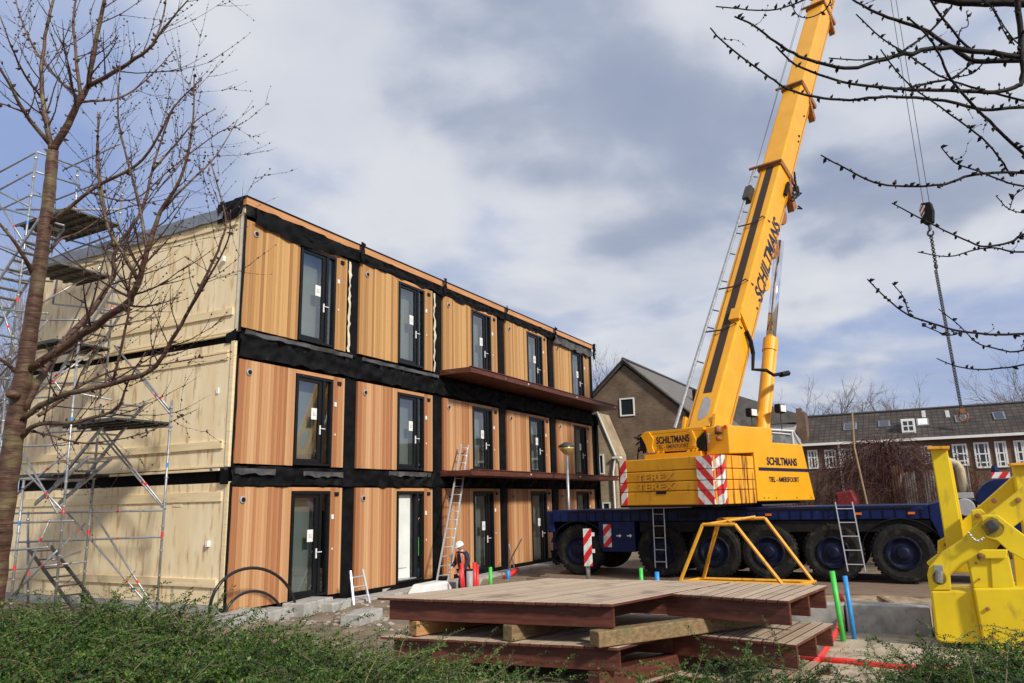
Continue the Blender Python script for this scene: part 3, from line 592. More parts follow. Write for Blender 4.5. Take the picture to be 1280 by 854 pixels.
# marker boards (chevrons)
rl = (LL * .72 + Z * .69); rr_ = (-LL * .72 + Z * .69)
HR = stripes('chevron_board_right', tuple(LL * -.74 + Z * .67), .345, (.7, .03, .03), (.8, .79, .76), off=.2)
HS = stripes('chevron_board_side', tuple(FF * -.72 + Z * .69), .345, (.7, .03, .03), (.8, .79, .76), off=.55)
HL = stripes('chevron_board_left', tuple(LL * -.74 + Z * -.67), .36, (.7, .03, .03), (.8, .79, .76), off=.35)
for k in range(4):
    z0, z1 = zs[k] + .01, zs[k + 1] - .01
    c = MB(); c.box(-.02, -.003, .14, .62, z0, z1, SM); c.build('chevron_board', HR, crane)
    c = MB(); c.prism([SP(-.012, .14, z0), SP(.12, -.012, z0), SP(.125, .0, z0), SP(.0, .15, z0)], Z * (z1 - z0)); c.box(.13, .30, -.07, -.003, z0, z1, SM); c.build('chevron_board_side', HS, crane)
    c = MB(); c.box(-.02, -.003, 2.98, 3.2, z0, z1, SM); c.prism([SP(-.02, 3.2, z0), SP(.18, 3.41, z0), SP(.18, 3.39, z0), SP(0., 3.2, z0)], Z * (z1 - z0)); c.build('chevron_board', HL, crane)
for z in (2.93, 2.665):
    text('TEREX', SP(-.002, 2.62, z), -LL, Z, 1.28, .20, K['yelcw'], 'embossing_with_shade', crane, off=.018, bold=.03)
    tb = text('TEREX', SP(-.002, 2.60, z - .012), -LL, Z, 1.28, .20, K['rustbr'], 'embossing_with_shade', crane, off=.004, bold=.035)  # dark copy set lower behind the letters paints their relief shadow
# superstructure body
c = MB(); f1, f2, f3 = .74, 3.34, 5.28
side = [(.74, 3.60), (2.10, 3.66), (2.10, 2.30), (5.83, 2.28), (5.28, 4.01), (3.27, 4.0), (3.34, 4.44), (.74, 4.38)]
c.prism([SP(f, .0, z) for f, z in side], LL * .74); c.build('engine_housing', K['yel'], crane, bevel=.03)
c = MB(); c.box(2.3, 5.6, .745, 3.2, 2.3, 3.4, SM); c.box(2.0, 5.0, 2.5, 3.2, 2.3, 4.0, SM); c.build('slew_platform_body', K['yel'], crane, bevel=.03)
c = MB(); c.prism([sidep(948.3, 584.2, -.008), sidep(1009.8, 586.2, -.008), sidep(1011.3, 590.2, -.008), sidep(948.6, 588.2, -.008)], LL * .006); c.build('navy_band', K['purple'], crane)
for (u, v) in ((955.2, 622.5), (961, 622.5), (970.5, 622.5), (996, 622), (1014, 622)):
    p = sidep(u, v, -.004); q = MB(); q.ball(p, .02, (1, 1, 1), 5); q.build('bolt', K['under'], crane)
q = MB()
for i in range(4): 
    p = sidep(953, 619 + i * 2.0, -.006); q.prism([p, p + FF * .75, p + FF * .75 + Z * .012, p + Z * .012], LL * .004)
q.build('yellow_label', K['lemon'], crane)
text('SCHILTMANS', sidep(958.7, 581.3), FF, Z, 1.96, .235, K['text'], 'company_lettering', crane, off=.010, bold=.03, slant=.0)
text('TIEL - AMERSFOORT', sidep(961.3, 602.6), FF, Z, 1.96, .15, K['text'], 'company_lettering', crane, off=.010, bold=.02)
# rear lamp cluster and labels on the rear face of the tower
q = MB(); p = rearp(899, 541, .70); q.box(-.06, .0, -.11, .11, -.04, .0, lambda t: p + FF * t[0] + LL * t[1] + Z * t[2]); q.build('beacon_bracket', K['steeldk'], crane)
q = MB(); q.lathe([(.10, 0), (.10, .06), (.08, .16), (.04, .2)], p - FF * .05 + Z * .0, (0, 0, 1), 14); q.lathe([(.07, 0), (.09, .06), (.05, .12)], p - FF * .05 - Z * .22, (0, 0, 1), 14); q.build('amber_beacon', K['rustbr'], crane, smooth=True)
q = MB(); q.lathe([(.055, 0), (.045, .03)], rearp(906.5, 533.5, .735), -FF, 12); q.build('red_reflector', K['red'], crane)
q = MB(); p = rearp(886, 548, .735); q.box(-.012, 0, -.02, .02, -.14, .14, lambda t: p + FF * t[0] + LL * t[1] + Z * t[2]); q.build('white_label', K['white'], crane)
q = MB(); p = rearp(882, 540, .735); q.box(-.01, 0, -.03, .03, -.05, .05, lambda t: p + FF * t[0] + LL * t[1] + Z * t[2]); q.build('red_label', K['red'], crane)
# winch frame on top of the counterweight
fo = .6
wp = lambda u, v: rearp(u, v, fo)
c = MB(); c.prism([wp(810, 544), wp(878, 537.5), wp(870, 550), wp(871, 561.5), wp(846, 563), wp(812, 564.5), wp(809.5, 555)], FF * .5)
c.prism([wp(806, 540), wp(879, 533.5), wp(878.8, 537.3), wp(809, 543.6)], FF * .55); c.prism([wp(808, 562.6), wp(872, 559.6), wp(872, 562.5), wp(810, 565.6)], FF * .3 - Z * 0)
c.build('winch_frame', K['yel'], crane, bevel=.01)
c = MB(); c.prism([wp(802, 545), wp(806, 540.5), wp(812, 540), wp(818, 549), wp(816, 558), wp(819, 566), wp(811, 566.5), wp(808, 556)], FF * -.05); c.prism([wp(862, 539), wp(866, 538), wp(871, 550), wp(869, 558), wp(865, 558), wp(866.5, 550)], FF * -.05)
build_each(c, 'winch_frame_rib', K['yel'], crane, bevel=.008)
c = MB()
for (u0, v0, u1, v1) in ((824, 565, 817, 572), (830, 565, 823, 572), (862, 562, 857, 569), (868, 562, 863, 569), (872, 560, 869, 568)): c.tube([wp(u0, v0), wp(u1, v1)], .04, 6)
c.box(.55, 1.6, .8, 2.7, 3.562, 3.72, SM); c.build('winch_support', K['yel'], crane)
c = MB(); c.lathe([(.42, 0), (.42, .05), (.30, .06), (.30, 1.3), (.42, 1.31), (.42, 1.36)], SP(1.35, .95, 4.05), LL, 24); c.build('winch_drum', K['under'], crane)
c = MB(); c.prism([wp(879.5, 540), wp(881, 564), wp(872, 561), wp(870, 551)], FF * .3); c.build('opening_shade_fill', K['under'], crane)  # solid black piece stands in for the shade inside the opening
text('SCHILTMANS', wp(820.8, 555.6) + LL * 0, -LL, Z, 1.12, .215, K['text'], 'company_lettering', crane, off=.012, bold=.03)
text('TIEL - AMERSFOORT', wp(822.3, 562.2), -LL, Z, 1.08, .115, K['text'], 'company_lettering', crane, off=.060, bold=.02)
c = MB(); rnd = random.Random(3)
for i in range(16):
    u0, v0 = rnd.uniform(793, 808), rnd.uniform(545, 563); u1, v1 = u0 + rnd.uniform(-5, 6), v0 + rnd.uniform(-6, 6); c.tube([rearp(u0, v0, .8), rearp((u0 + u1) / 2 + 2, (v0 + v1) / 2 - 2, .75), rearp(u1, v1, .85)], .025, 6)
c.tube([rearp(798, 560, .8), rearp(797, 575, .8)], .02, 5); c.tube([rearp(808, 550, .8), rearp(793, 547, .8)], .03, 6); c.box(.7, 1.0, 2.66, 2.95, 3.85, 4.2, SM)
c.build('hose_reel', K['under'], crane)
# operator's cab seen over the right side
c = MB(); cq = [sidep(u, v, 1.1) for u, v in ((962, 562), (1004, 562), (1001, 549), (992, 538.5), (966, 536.5))]
c.prism(cq, LL * 1.0); cab = c.build('operator_cab', K['grey'], crane, bevel=.03)
cw_ = [sidep(u, v, 1.08) for u, v in ((966, 555), (990, 556), (988, 541), (967, 539.5))]; c = MB(); c.prism(cw_, LL * .01); c.build('cab_window', K['dglass0'], cab)
c = MB(); c.tube([sidep(963, 537, 1.05), sidep(992, 539, 1.05), sidep(1001, 556, 1.05)], .03, 6); c.tube([sidep(990, 539, 1.05), sidep(992, 556, 1.05)], .025, 6); c.tube([sidep(965, 541, 1.05), sidep(988, 543, 1.05)], .02, 6); c.build('cab_frame', K['white'], cab)
# boom
TH = math.atan2(14.81 - 4.64, 9.21 - 2.74); BD = FF * math.cos(TH) + Z * math.sin(TH); BN = -FF * math.sin(TH) + Z * math.cos(TH)   # BN: towards the boom's back (upper) face
B0 = SP(2.74, 1.65, 4.64)
def BP(s, l, n): return B0 + BD * s + LL * l + BN * n
BMf = lambda p: BP(*p)
sec = [(-1.6, 12.1, .44, .66), (11.8, 17.6, .43, .645), (17.3, 24.5, .41, .61), (24.2, 33, .38, .56), (32.8, 46, .33, .48)]
for i, (s0, s1, hw, hh) in enumerate(sec):
    c = MB(); prof = [(-hw, hh), (hw, hh), (hw, -hh * .35), (hw * .75, -hh * .8), (hw * .3, -hh), (-hw * .3, -hh), (-hw * .75, -hh * .8), (-hw, -hh * .35)]
    c.prism([BP(s0, l, n) for l, n in prof], BD * (s1 - s0)); bo = c.build('boom_section', K['yel'], crane, bevel=.05)
    c = MB()
    c.box(s0 + .02, s1 - .02, -hw - .012, -hw + .01, -hh * .36 - .01, -hh * .36 + .012, BMf); c.build('weld_seam', K['rustbr'], bo)
    if i == 0: tail = bo
hw, hh = .44, .66
c = MB(); c.box(.75, 12.0, -.16, .13, hh + .0, hh + .012, BMf); c.build('walkway_strip', K['stripe'], crane)
c = MB(); c.prism([BP(.15 + .42 * math.cos(t) * (1 + .2 * math.sin(3 * t)), -.08 + .22 * math.sin(t) * (1 + .25 * math.cos(2 * t)), hh + .002) for t in np.linspace(0, 6.0, 16)], BN * .01); c.build('bare_patch', K['grey'], crane)
c = MB(); c.box(-.5, 12.0, .30, .325, hh, hh + .02, BMf); c.build('edge_seam', K['rustbr'], crane)
# collars at the section heads
for s_, hw_, hh_, big_ in ((12.0, .50, .74, 1), (17.5, .48, .71, .7), (24.4, .46, .67, .6), (32.9, .42, .62, .5), (45.8, .5, .75, 1)):
    c = MB(); t_ = .07
    c.box(s_ - .10, s_ + .12, -hw_, hw_, hh_ - t_, hh_, BMf); c.box(s_ - .10, s_ + .12, -hw_, -hw_ + t_, -hh_, hh_ - t_ - .002, BMf); c.box(s_ - .10, s_ + .12, hw_ - t_, hw_, -hh_, hh_ - t_ - .002, BMf); c.box(s_ - .10, s_ + .12, -hw_ + t_, hw_ - t_, -hh_, -hh_ + t_, BMf)
    c.tube([BP(s_, -hw_ - .02, hh_ + .03), BP(s_, hw_ + .3 * big_, hh_ + .10)], .06, 6)
    c.prism([BP(s_ - .1, -hw_ - .0, -.1 * big_), BP(s_ - .9 * big_, -hw_ - .0, -hh_ - .22 * big_), BP(s_ - 1.25 * big_, -hw_, -hh_ - .12), BP(s_ - .5 * big_, -hw_, -hh_ * .2)], LL * .25)
    c.build('boom_collar', K['rustbr'], crane)
    rnd = random.Random(int(s_))
    if big_ == 1:
        c = MB()
        for q in range(12): a_ = BP(s_ - .1 - rnd.random() * 1.1, -hw_ - .1, -hh_ - .2 + rnd.random() * .9); c.tube([a_, a_ + BD * rnd.uniform(-.3, .3) + BN * rnd.uniform(-.25, .25) - LL * .05, a_ + BD * rnd.uniform(-.4, .4)], .035, 5)
        c.box(s_ - 1.2, s_ - .5, -hw_ - .06, -hw_ + .02, -.1, .05, BMf); c.build('hose_bundle', K['under'], crane)
for s_, r_ in ((10.2, .34), (8.4, .38), (6.6, .30)):
    c = MB(); pts = [BP(s_ + r_ * 1.1 * math.cos(t), -.3, -hh * .8 - r_ * .9 * math.sin(t)) for t in np.linspace(0, math.pi, 9)]; c.prism(pts, LL * .2); c.build('rope_guide_fin', K['rustbr'] if s_ > 7 else K['yel'], crane)
# lettering on the right side face, running along the boom
def boomtext(s_, s0, ln, ht, n0, m=K['text']):
    text(s_, BP(s0, -.44 - .003, n0), BD, BN, ln, ht, m, 'company_lettering', crane, off=.006, slant=.18, bold=.03, n=-LL)
boomtext('SCHILTMANS', 5.35, 3.9, .60, -.34)
text('. .', BP(4.9, -.443, -.2), BD, BN, .5, .1, K['text'], 'company_lettering', crane, off=.006, n=-LL)
text('SCHILTMANS', BP(25.0, -.385, -.16), BD, BN, 3.4, .32, K['text'], 'company_lettering', crane, off=.006, slant=.0, n=-LL, bold=.03)
c = MB(); c.ball(BP(16.0, -.43, -.05), .05, (1, 1, 1), 5); c.ball(BP(14.6, -.43, -.05), .06, (1, 1, 1), 5); c.ball(BP(14.3, -.43, -.1), .05, (1, 1, 1), 5); c.build('boom_marking', K['text'], crane)
# guard pipe along the boom's back
c = MB(); rail = .44 + .30
c.tube([BP(-.6, rail, hh + .1), BP(12.1, rail - .14, hh + .12)], .055, 8)
c.build('grey_guard_pipe', K['galv'], crane)
c = MB()
for s_ in (1.0, 2.1, 3.6, 4.4, 5.8, 7.2, 8.3, 9.5, 10.9, 11.6): c.tube([BP(s_, rail - .03, hh + .1), BP(s_ - .1, .42, hh + .03)], .022, 5)
for s_ in (3.35, 5.35, 8.6): c.tube([BP(s_, rail - .03, hh + .1), BP(s_ - .05, .1, hh + .1), BP(s_ + .2, -.35, hh + .10), BP(s_ - .2 + .4, -.47, hh - .25)], .028, 6)
c.box(10.1, 10.8, rail - .3, rail - .05, hh - .1, hh + .25, BMf); build_each(c, 'pipe_bracket', K['steeldk'], crane)
c = MB(); c.box(3.7, 4.2, -.50, -.12, hh + .0, hh + .12, BMf); c.prism([BP(3.9, -.46, hh + .1), BP(4.2, -.46, hh + .1), BP(3.75, -.46, .05), BP(3.6, -.46, .05)], -LL * .08); c.build('anchor_bracket', K['yel'], crane, bevel=.01)
c = MB(); c.tube([BP(3.6, -.5, .2), BP(3.4, -.55, -.1), BP(3.1, -.55, -.4)], .07, 6); c.tube([BP(3.1, -.55, -.4), sidep(941, 462, 1.0), sidep(958, 463, .9), sidep(967, 469, .85), sidep(984, 466, .8)], .06, 6); c.tube([sidep(976, 468.5, .8), sidep(985, 466.5, .8)], .10, 6); c.build('dark_bracket_arm', K['under'], crane)
# boom foot
c = MB(); c.prism([SP(1.6, 1.06, 3.7), SP(3.6, 1.06, 3.3), SP(3.7, 1.06, 4.3), SP(2.0, 1.06, 4.9)], LL * .12); c.prism([SP(1.6, 2.1, 3.7), SP(3.6, 2.1, 3.3), SP(3.7, 2.1, 4.3), SP(2.0, 2.1, 4.9)], LL * .12); c.build('boom_foot_bracket', K['yel'], crane, bevel=.02)
# lift cylinder
c = MB(); a0, a1, a2 = SP(5.55, 1.65, 3.5), SP(7.24, 1.65, 7.94), SP(8.75, 1.65, 12.0)
c.tube([a0, a1], .235, 24); c.tube([a1 - (a1 - a0) * .10, a1 + (a1 - a0) * .005], .265, 24); c.tube([a0 + np.array([0, 0, .2]) - LL * .22 + FF * .05, a1 - LL * .22 + FF * .05 - (a1 - a0) * .05], .05, 8); c.build('lift_cylinder', K['yel'], crane, smooth=False)
c = MB(); c.tube([a1, a2], .17, 24); c.build('cylinder_rod', K['chrome'], crane, smooth=True)
for u, v, lo in ((939, 516, 1.9), (975, 511, 1.0)):
    p = onp(u, v, SP(0, lo, 0), LL); q = MB(); q.box(-.22, .22, -.1, .1, -.15, .15, lambda t: p + FF * t[0] + LL * t[1] + Z * t[2]); wl = q.build('work_lamp', K['under'], crane, bevel=.03)
    q = MB(); q.box(-.18, .18, -.125, -.103, -.11, .11, lambda t: p + FF * t[0] + LL * t[1] + Z * t[2]); q.build('lamp_glass', K['white'], wl)
    q = MB(); q.tube([p - Z * .15, p - Z * .7], .02, 5); q.build('lamp_stalk', K['steeldk'], wl)
# hoist ropes
tip = BP(46.0, 0, -.6); hx, hy = tip[0], tip[1]
best = None
hk = lambda v, u: onp(u, v, np.array([hx, hy, 0]), FF)
hb = dep(1158, 255, 1.); d_ = hb - CP
s_ = np.dot(tip - CP, d_) / np.dot(d_, d_); D_ = math.hypot(hx, hy) / math.hypot(d_[0], d_[1]); blk = CP + d_ * D_
c = MB(); 
for o in (-.16, .16): c.tube([np.array([blk[0], blk[1], blk[2]]) + LL * o, BP(45.6, o * .8, -.6)], .02, 4)
for o in (.75, .95): c.tube([BP(12.1, .5, .85), BP(28, o * .62, .9), BP(46, .3, .6)], .014, 4)
c.build('hoist_rope', K['rope'], crane)
# hook block hanging from the ropes
bt = blk; hookb = thing('hook_block', bt - Z * 1.2, 'black hook block with white and red stripes hanging from the crane ropes', 'hook block')
c = MB(); c.prism([bt + LL * (a_ * .8) - FF * .25 + Z * z_ for a_, z_ in ((-.32, 0), (.28, .05), (.46, -.35), (.36, -1.15), (.12, -1.3), (-.3, -1.2), (-.42, -.5))], FF * .45); c.build('block_body', K['under'], hookb, bevel=.04)
c = MB(); c.prism([bt + LL * (a_ * .8) - FF * .275 + Z * z_ for a_, z_ in ((.02, -.15), (.26, -.06), (.42, -.36), (.36, -.85), (.14, -.6))], FF * .02); c.build('striped_plate', stripes('block_stripes', tuple(LL * .8 + Z * .5), .17, (.7, .68, .64), (.22, .02, .02)), hookb)
c = MB(); c.tube([bt - Z * 1.25, bt - Z * 1.6], .09, 8)
hp = [bt + LL * (.15 * math.sin(t)) + Z * (-1.78 + .17 * math.cos(t)) for t in np.linspace(0, 5.3, 14)]; c.tube(hp, [.06, .065, .06, .04], 8); c.build('hook', K['steeldk'], hookb)
# sling chain down from the hook
ce = onp(1203, 512, bt, np.array([math.cos(R_(2)), math.sin(R_(2)), 0])); cs = bt - Z * 1.9
sling = thing('chain_sling', ce, 'long grey lifting chain hanging from the hook block down to the tiled roof', 'chain')
mid = onp(1170, 333, bt, np.array([1., 0, 0]))
c = MB()
def chain(mb, a, b, n, r, lw):
    a, b = np.array(a), np.array(b); T = (b - a) / n; t = T / np.linalg.norm(T); U = np.cross(t, [1., 0, .1]); U /= np.linalg.norm(U); V = np.cross(t, U)
    for i in range(n):
        Wd = U if i % 2 else (U * .35 + V * .9); p = a + T * (i + .5); pts = [p + Wd * lw * math.sin(q) + t * np.linalg.norm(T) * .66 * math.cos(q) for q in np.linspace(0, 2 * math.pi, 9)]; mb.tube(pts, r, 5, caps=False)
chain(c, cs, mid, 16, .035, .08); c.build('upper_links', K['steeldk'], sling)
c = MB(); c.ball(mid, .11, (.6, 1, 1.7), 6); c.build('joining_ring', K['steeldk'], sling)
c = MB(); chain(c, mid - Z * .2, ce, 110, .020, .042); chain(c, mid - Z * .2 + LL * .08, ce + LL * .08, 110, .020, .042); c.build('chain_legs', K['steeldk'], sling)
c = MB(); hp = [ce + LL * (.22 * math.sin(t)) + Z * (-.35 + .3 * math.cos(t)) for t in np.linspace(0, 5.2, 12)]; c.tube(hp, .06, 7); c.box(-.12, .12, -.12, .12, -.2, .05, lambda p: ce + np.array(p)); c.build('hook', K['rustbr'], sling)
# ------------------------------------------------------------------ mats under the crane
mats = thing('timber_mats', (21.4, 4, 0), 'long brown timber mats laid under the crane wheels', 'timber mats')
rnd = random.Random(5)
for i, (xa) in enumerate((19.9, 20.95, 22.0, 23.05, 24.1)):
    b = MB()
    for k in range(5):
        xx = xa + k * .205; b.box(xx, xx + .195, -1.2 + rnd.uniform(-.3, .3), 10.9 + rnd.uniform(-.3, .3) - (3.5 if i == 0 else 0), .03, .165 + rnd.uniform(-.01, .004))
    b.build('mat', mat('mat_timber', (.13, .085, .055), (.24, .17, .12), 5, .85, st=(4, .4, 4), bump=.3) if i == 0 else K['_mat'], mats, bevel=.01); 
    if i == 0: K['_mat'] = bpy.data.materials['mat_timber']
# concrete kerb elements
for i, (ya, yb, zt) in enumerate(((.28, 1.62, .50), (-1.3, .25, .50), (1.66, 3.2, .48))):
    b = MB(); b.box(15.42, 15.9, ya, yb, -.1, zt); o = b.build('concrete_block', K['concrete'], bevel=.015, loc=(15.6, (ya + yb) / 2, 0))
    tag(o, ['pale concrete block between the decking stack and the yellow spreader frame', 'pale concrete block half hidden behind the yellow spreader frame', 'pale concrete block partly hidden behind the decking stack'][i], 'concrete block', 'concrete blocks along the sand')
b = MB(); n1, n2 = 60, 12
for i in range(n1 + 1):
    for j in range(n2 + 1):
        y = -2 + 8 * i / n1; x = 16.0 + 4.0 * j / n2; z = .02 + .32 * math.sin(math.pi * (j / n2)) ** .7 * (.8 + .35 * fbm(x, y)) ; b.v.append((x, y, z))
b.f = [(i * (n2 + 1) + j, i * (n2 + 1) + j + 1, (i + 1) * (n2 + 1) + j + 1, (i + 1) * (n2 + 1) + j) for i in range(n1) for j in range(n2)]
b.build('sand_ridge', mat('rough_sand', (.20, .14, .08), (.40, .31, .20), 3, .95, bump=.9, bscale=12), kind='structure', smooth=True, fix=False)
# loose stones and offcuts over the site
b = MB(); rnd = random.Random(9)
for i in range(900):
    if i % 3: x, y = rnd.uniform(12.5, 21), rnd.uniform(7.5, 13.2)
    else: x, y = rnd.uniform(10.5, 16), rnd.uniform(-.5, 1.6)
    r = rnd.uniform(.015, .07) * (.6 if i % 3 == 0 else 1); z = gh(x, y); n_ = len(b.v); b.ball((x, y, z), r, (rnd.uniform(.8, 1.6), rnd.uniform(.8, 1.6), .6), 3)
b.build('gravel', mat('site_stones', (.2, .17, .13), (.45, .42, .36), 3, .9, island=[(.12, .10, .08), (.5, .47, .42), (.3, .25, .18)]), kind='stuff', fix=False)
for i, (x0, y0, x1, y1, lab) in enumerate(((14.2, 10.6, 17.0, 11.9, 'weathered plank lying on the soil behind the decking stack'), (15.0, 9.3, 16.4, 11.6, 'second plank lying across the soil left of the decking stack'), (16.3, .6, 18.4, 1.2, 'short plank lying on the sand ridge behind the concrete block'))):
    d_ = np.array([x1 - x0, y1 - y0]); n_ = np.array([-d_[1], d_[0]]) / np.linalg.norm(d_) * .09; z = max(gh(x0, y0), gh(x1, y1)) + .02 + (.26 if i == 2 else 0)
    b = MB(); b.prism([(x0, y0, z), (x1, y1, z), (x1 + n_[0], y1 + n_[1], z), (x0 + n_[0], y0 + n_[1], z)], (0, 0, .04)); tag(b.build('plank', K['oldwood'], loc=(x0, y0, z)), lab, 'plank')
# ------------------------------------------------------------------ trestle
tr = thing('steel_trestle', (20.9, 4.9, .17), 'orange yellow tubular steel trestle standing before the crane wheels', 'trestle')
def fr(x, pts, r=.05):
    b = MB(); 
    for i in range(len(pts) - 1): b.tube([(x, *pts[i]), (x, *pts[i + 1])], r, 6)
    return b
fr(20.8, [(6.28, .2), (5.54, 1.73), (4.68, 1.73), (3.60, .22)]).build('front_frame', K['orange'], tr)
fr(21.6, [(5.85, .2), (5.30, 1.84), (4.05, 1.86), (2.95, .2)]).build('back_frame', K['orange'], tr)
b = MB(); b.tube([(20.8, 6.2, .24), (20.8, 2.9, .24)], .05, 6); b.tube([(21.6, 6.0, .24), (21.6, 2.9, .24)], .05, 6); b.tube([(20.8, 6.1, .24), (21.6, 5.9, .24)], .05, 6); b.tube([(20.8, 3.2, .24), (21.6, 3.0, .24)], .05, 6); b.build('base_rails', K['orange'], tr)
b = MB(); b.tube([(20.8, 4.75, 1.73), (21.6, 5.2, 1.86)], .05, 6); b.tube([(20.8, 5.45, 1.74), (21.6, 4.3, 1.9)], .035, 6); b.tube([(20.8, 5.1, 1.73), (21.6, 5.85, .25)], .04, 6); b.build('top_braces', K['orange'], tr)
# ------------------------------------------------------------------ marker post
mp = thing('marker_post', (20.0, 8.15, 0), 'red and white striped marker board on a grey post before the crane', 'marker post')
pb = onp(735, 712, (19.6, 0, 0), (1., 0, 0)); xM = 19.6
b = MB(); b.tube([(xM, pb[1], -.05), (xM, pb[1], 1.5)], .055, 12); b.build('post', K['galv'], mp, smooth=True)
q0, q1 = onx(729, 661, xM - .06), onx(741, 708, xM - .06)
b = MB(); b.box(xM - .09, xM - .06, q1[1], q0[1], q1[2], q0[2]); b.build('striped_board', stripes('post_board_diagonal', (0, -.78, -.62), .29, (.75, .02, .02), (.82, .82, .8)), mp, bevel=.006)
b = MB(); b.box(xM - .06, xM - .03, q1[1] - .07, q1[1] + .03, q0[2] - .2, q0[2] - .1); b.box(xM - .06, xM - .03, q1[1] - .07, q1[1] + .03, q1[2] + .35, q1[2] + .45); b.build('fixing_clips', K['white'], mp)
# ------------------------------------------------------------------ decking stack: three layers
def V2(p): return np.array([p[0], p[1]])
A = [V2(p) for p in ((8.61, 6.87), (9.04, 3.58), (10.34, 3.23), (10.62, 4.6), (11.02, 5.95))]
quadA = [V2(p) for p in ((8.61, 6.87), (9.04, 3.58), (11.9, 2.80), (11.6, 5.75))]
quadB = [V2(p) for p in ((10.36, 3.26), (10.07, 1.68), (11.89, 1.44), (12.0, 3.1))]
LAY = [(.66, 1.20, (0, 0)), (.15, .69, (.06, -.03)), (-.3, .17, (.02, .04))]
group = 'stacked decking panels'
deckname = ['topmost', 'middle', 'lowest']
def deckpanel(q, zt, nb, lab, beams, off):
    q = [p + V2(off) for p in q]; nb = int(nb)
    d = thing('decking_panel', ((q[0] + q[2])[0] / 2, (q[0] + q[2])[1] / 2, zt - .3), lab, 'decking panel', group)
    lerp = lambda a_, b_, t: a_ * (1 - t) + b_ * t
    b = MB(); th = .035
    for i in range(nb):
        t0, t1 = i / nb, (i + .87) / nb; j0, j1 = random.uniform(-.012, .012), random.uniform(-.02, .02)
        f0, f1 = lerp(q[0], q[1], t0), lerp(q[0], q[1], t1); g0, g1 = lerp(q[3], q[2], t0), lerp(q[3], q[2], t1)
        e = (g0 - f0) / np.linalg.norm(g0 - f0); f0 = f0 + e * j0; f1 = f1 + e * j0; g0 = g0 + e * j1; g1 = g1 + e * j1
        dz = random.uniform(-.003, .002)
        # three low ribs along each board
        pts = [f0]
        for k_ in range(3):
            a0, a1 = k_ / 3 + .05, (k_ + 1) / 3 - .05
            P0, P1, P2, P3 = lerp(f0, f1, a0), lerp(f0, f1, a1), lerp(g0, g1, a1), lerp(g0, g1, a0)
            b.prism([(*P0, zt - .006 + dz), (*P1, zt - .006 + dz), (*P2, zt - .006 + dz), (*P3, zt - .006 + dz)], (0, 0, .006))
        b2 = [(*f0, zt - th + dz), (*f1, zt - th + dz), (*g1, zt - th + dz), (*g0, zt - th + dz)]; mbb.prism(b2, (0, 0, th - .0065))
    b.build('deck_ribs', K['hardtop'], d)
    mbb.build('deck_boards', K['hard'], d); mbb.__init__()
    # rim beams and joists
    ins = lambda a_, b_, w_: (a_ + (b_ - a_) * w_)
    c_ = sum(q) / 4
    qi = [ins(p, c_, .045) for p in q]; zb, zc = zt - .30, zt - .04
    def beam(p0, p1, w_=.05):
        n_ = np.array([-(p1 - p0)[1], (p1 - p0)[0]]); n_ = n_ / np.linalg.norm(n_) * w_; m_ = MB(); m_.prism([(*p0, zb), (*p1, zb), (*(p1 + n_), zb), (*(p0 + n_), zb)], (0, 0, zc - zb)); return m_
    for t in (.02, .5, .97):
        u_ = lerp(qi[0], qi[3], t); v_ = lerp(qi[1], qi[2], t); ex_ = (u_ - v_) / np.linalg.norm(u_ - v_) * (.14 if nb < 15 else 0); beam(u_ + ex_, v_, .055).build('joist', K['hard'], d, bevel=.006)
    for t in beams:
        u_ = lerp(qi[0], qi[1], t); v_ = lerp(qi[3], qi[2], t); e = (v_ - u_) / np.linalg.norm(v_ - u_)
        beam(u_ + e * .12, v_ - e * .12, .04).build('cross_batten', K['hard'], d)
    return d
mbb = MB()
for k, (zb_, zt, off) in enumerate(LAY):
    deckpanel(quadA, zt, 23, f'{deckname[k]} and wide brown ribbed decking panel on the left of the stack', (.2, .8), off)
    deckpanel(quadB, zt - (.012), 11, f'{deckname[k]} of the short brown decking panels at the right end of the stack', (.5,), off)
def timber(p0, p1, z0, z1, w_, lab, name='timber_bearer', m=None, grp='timber bearers between the decking panels'):
    p0, p1 = V2(p0), V2(p1); n_ = np.array([-(p1 - p0)[1], (p1 - p0)[0]]); n_ = n_ / np.linalg.norm(n_) * w_ / 2
    b = MB(); b.prism([(*(p0 - n_), z0), (*(p1 - n_), z0), (*(p1 + n_), z0), (*(p0 + n_), z0)], (0, 0, z1 - z0)); o = b.build(name, m or K['oldwood'], bevel=.012, loc=((p0 + p1)[0] / 2, (p0 + p1)[1] / 2, z0)); tag(o, lab, 'timber', grp); return o
bright = mat('fresh_timber', (.36, .16, .06), (.5, .26, .11), 5, .7, st=(1, 4, 4))
timber((8.80, 6.40), (10.6, 5.8), .70, .895, .18, 'reddish timber bearer at the left end under the topmost panel', m=bright)
timber((8.93, 5.0), (10.8, 4.5), .70, .895, .17, 'short grey bearer at the middle of the gap below the topmost panel')
timber((8.98, 3.82), (11.4, 2.3), .70, .885, .2, 'long mossy bearer sticking out under the notch of the topmost panel')
timber((8.9, 6.2), (11.0, 5.6), .175, .385, .18, 'brown bearer at the left end under the middle panel', m=bright)
timber((9.1, 3.9), (11.5, 3.0), .175, .385, .2, 'brown bearer near the right corner under the middle panel', m=K['hard'])
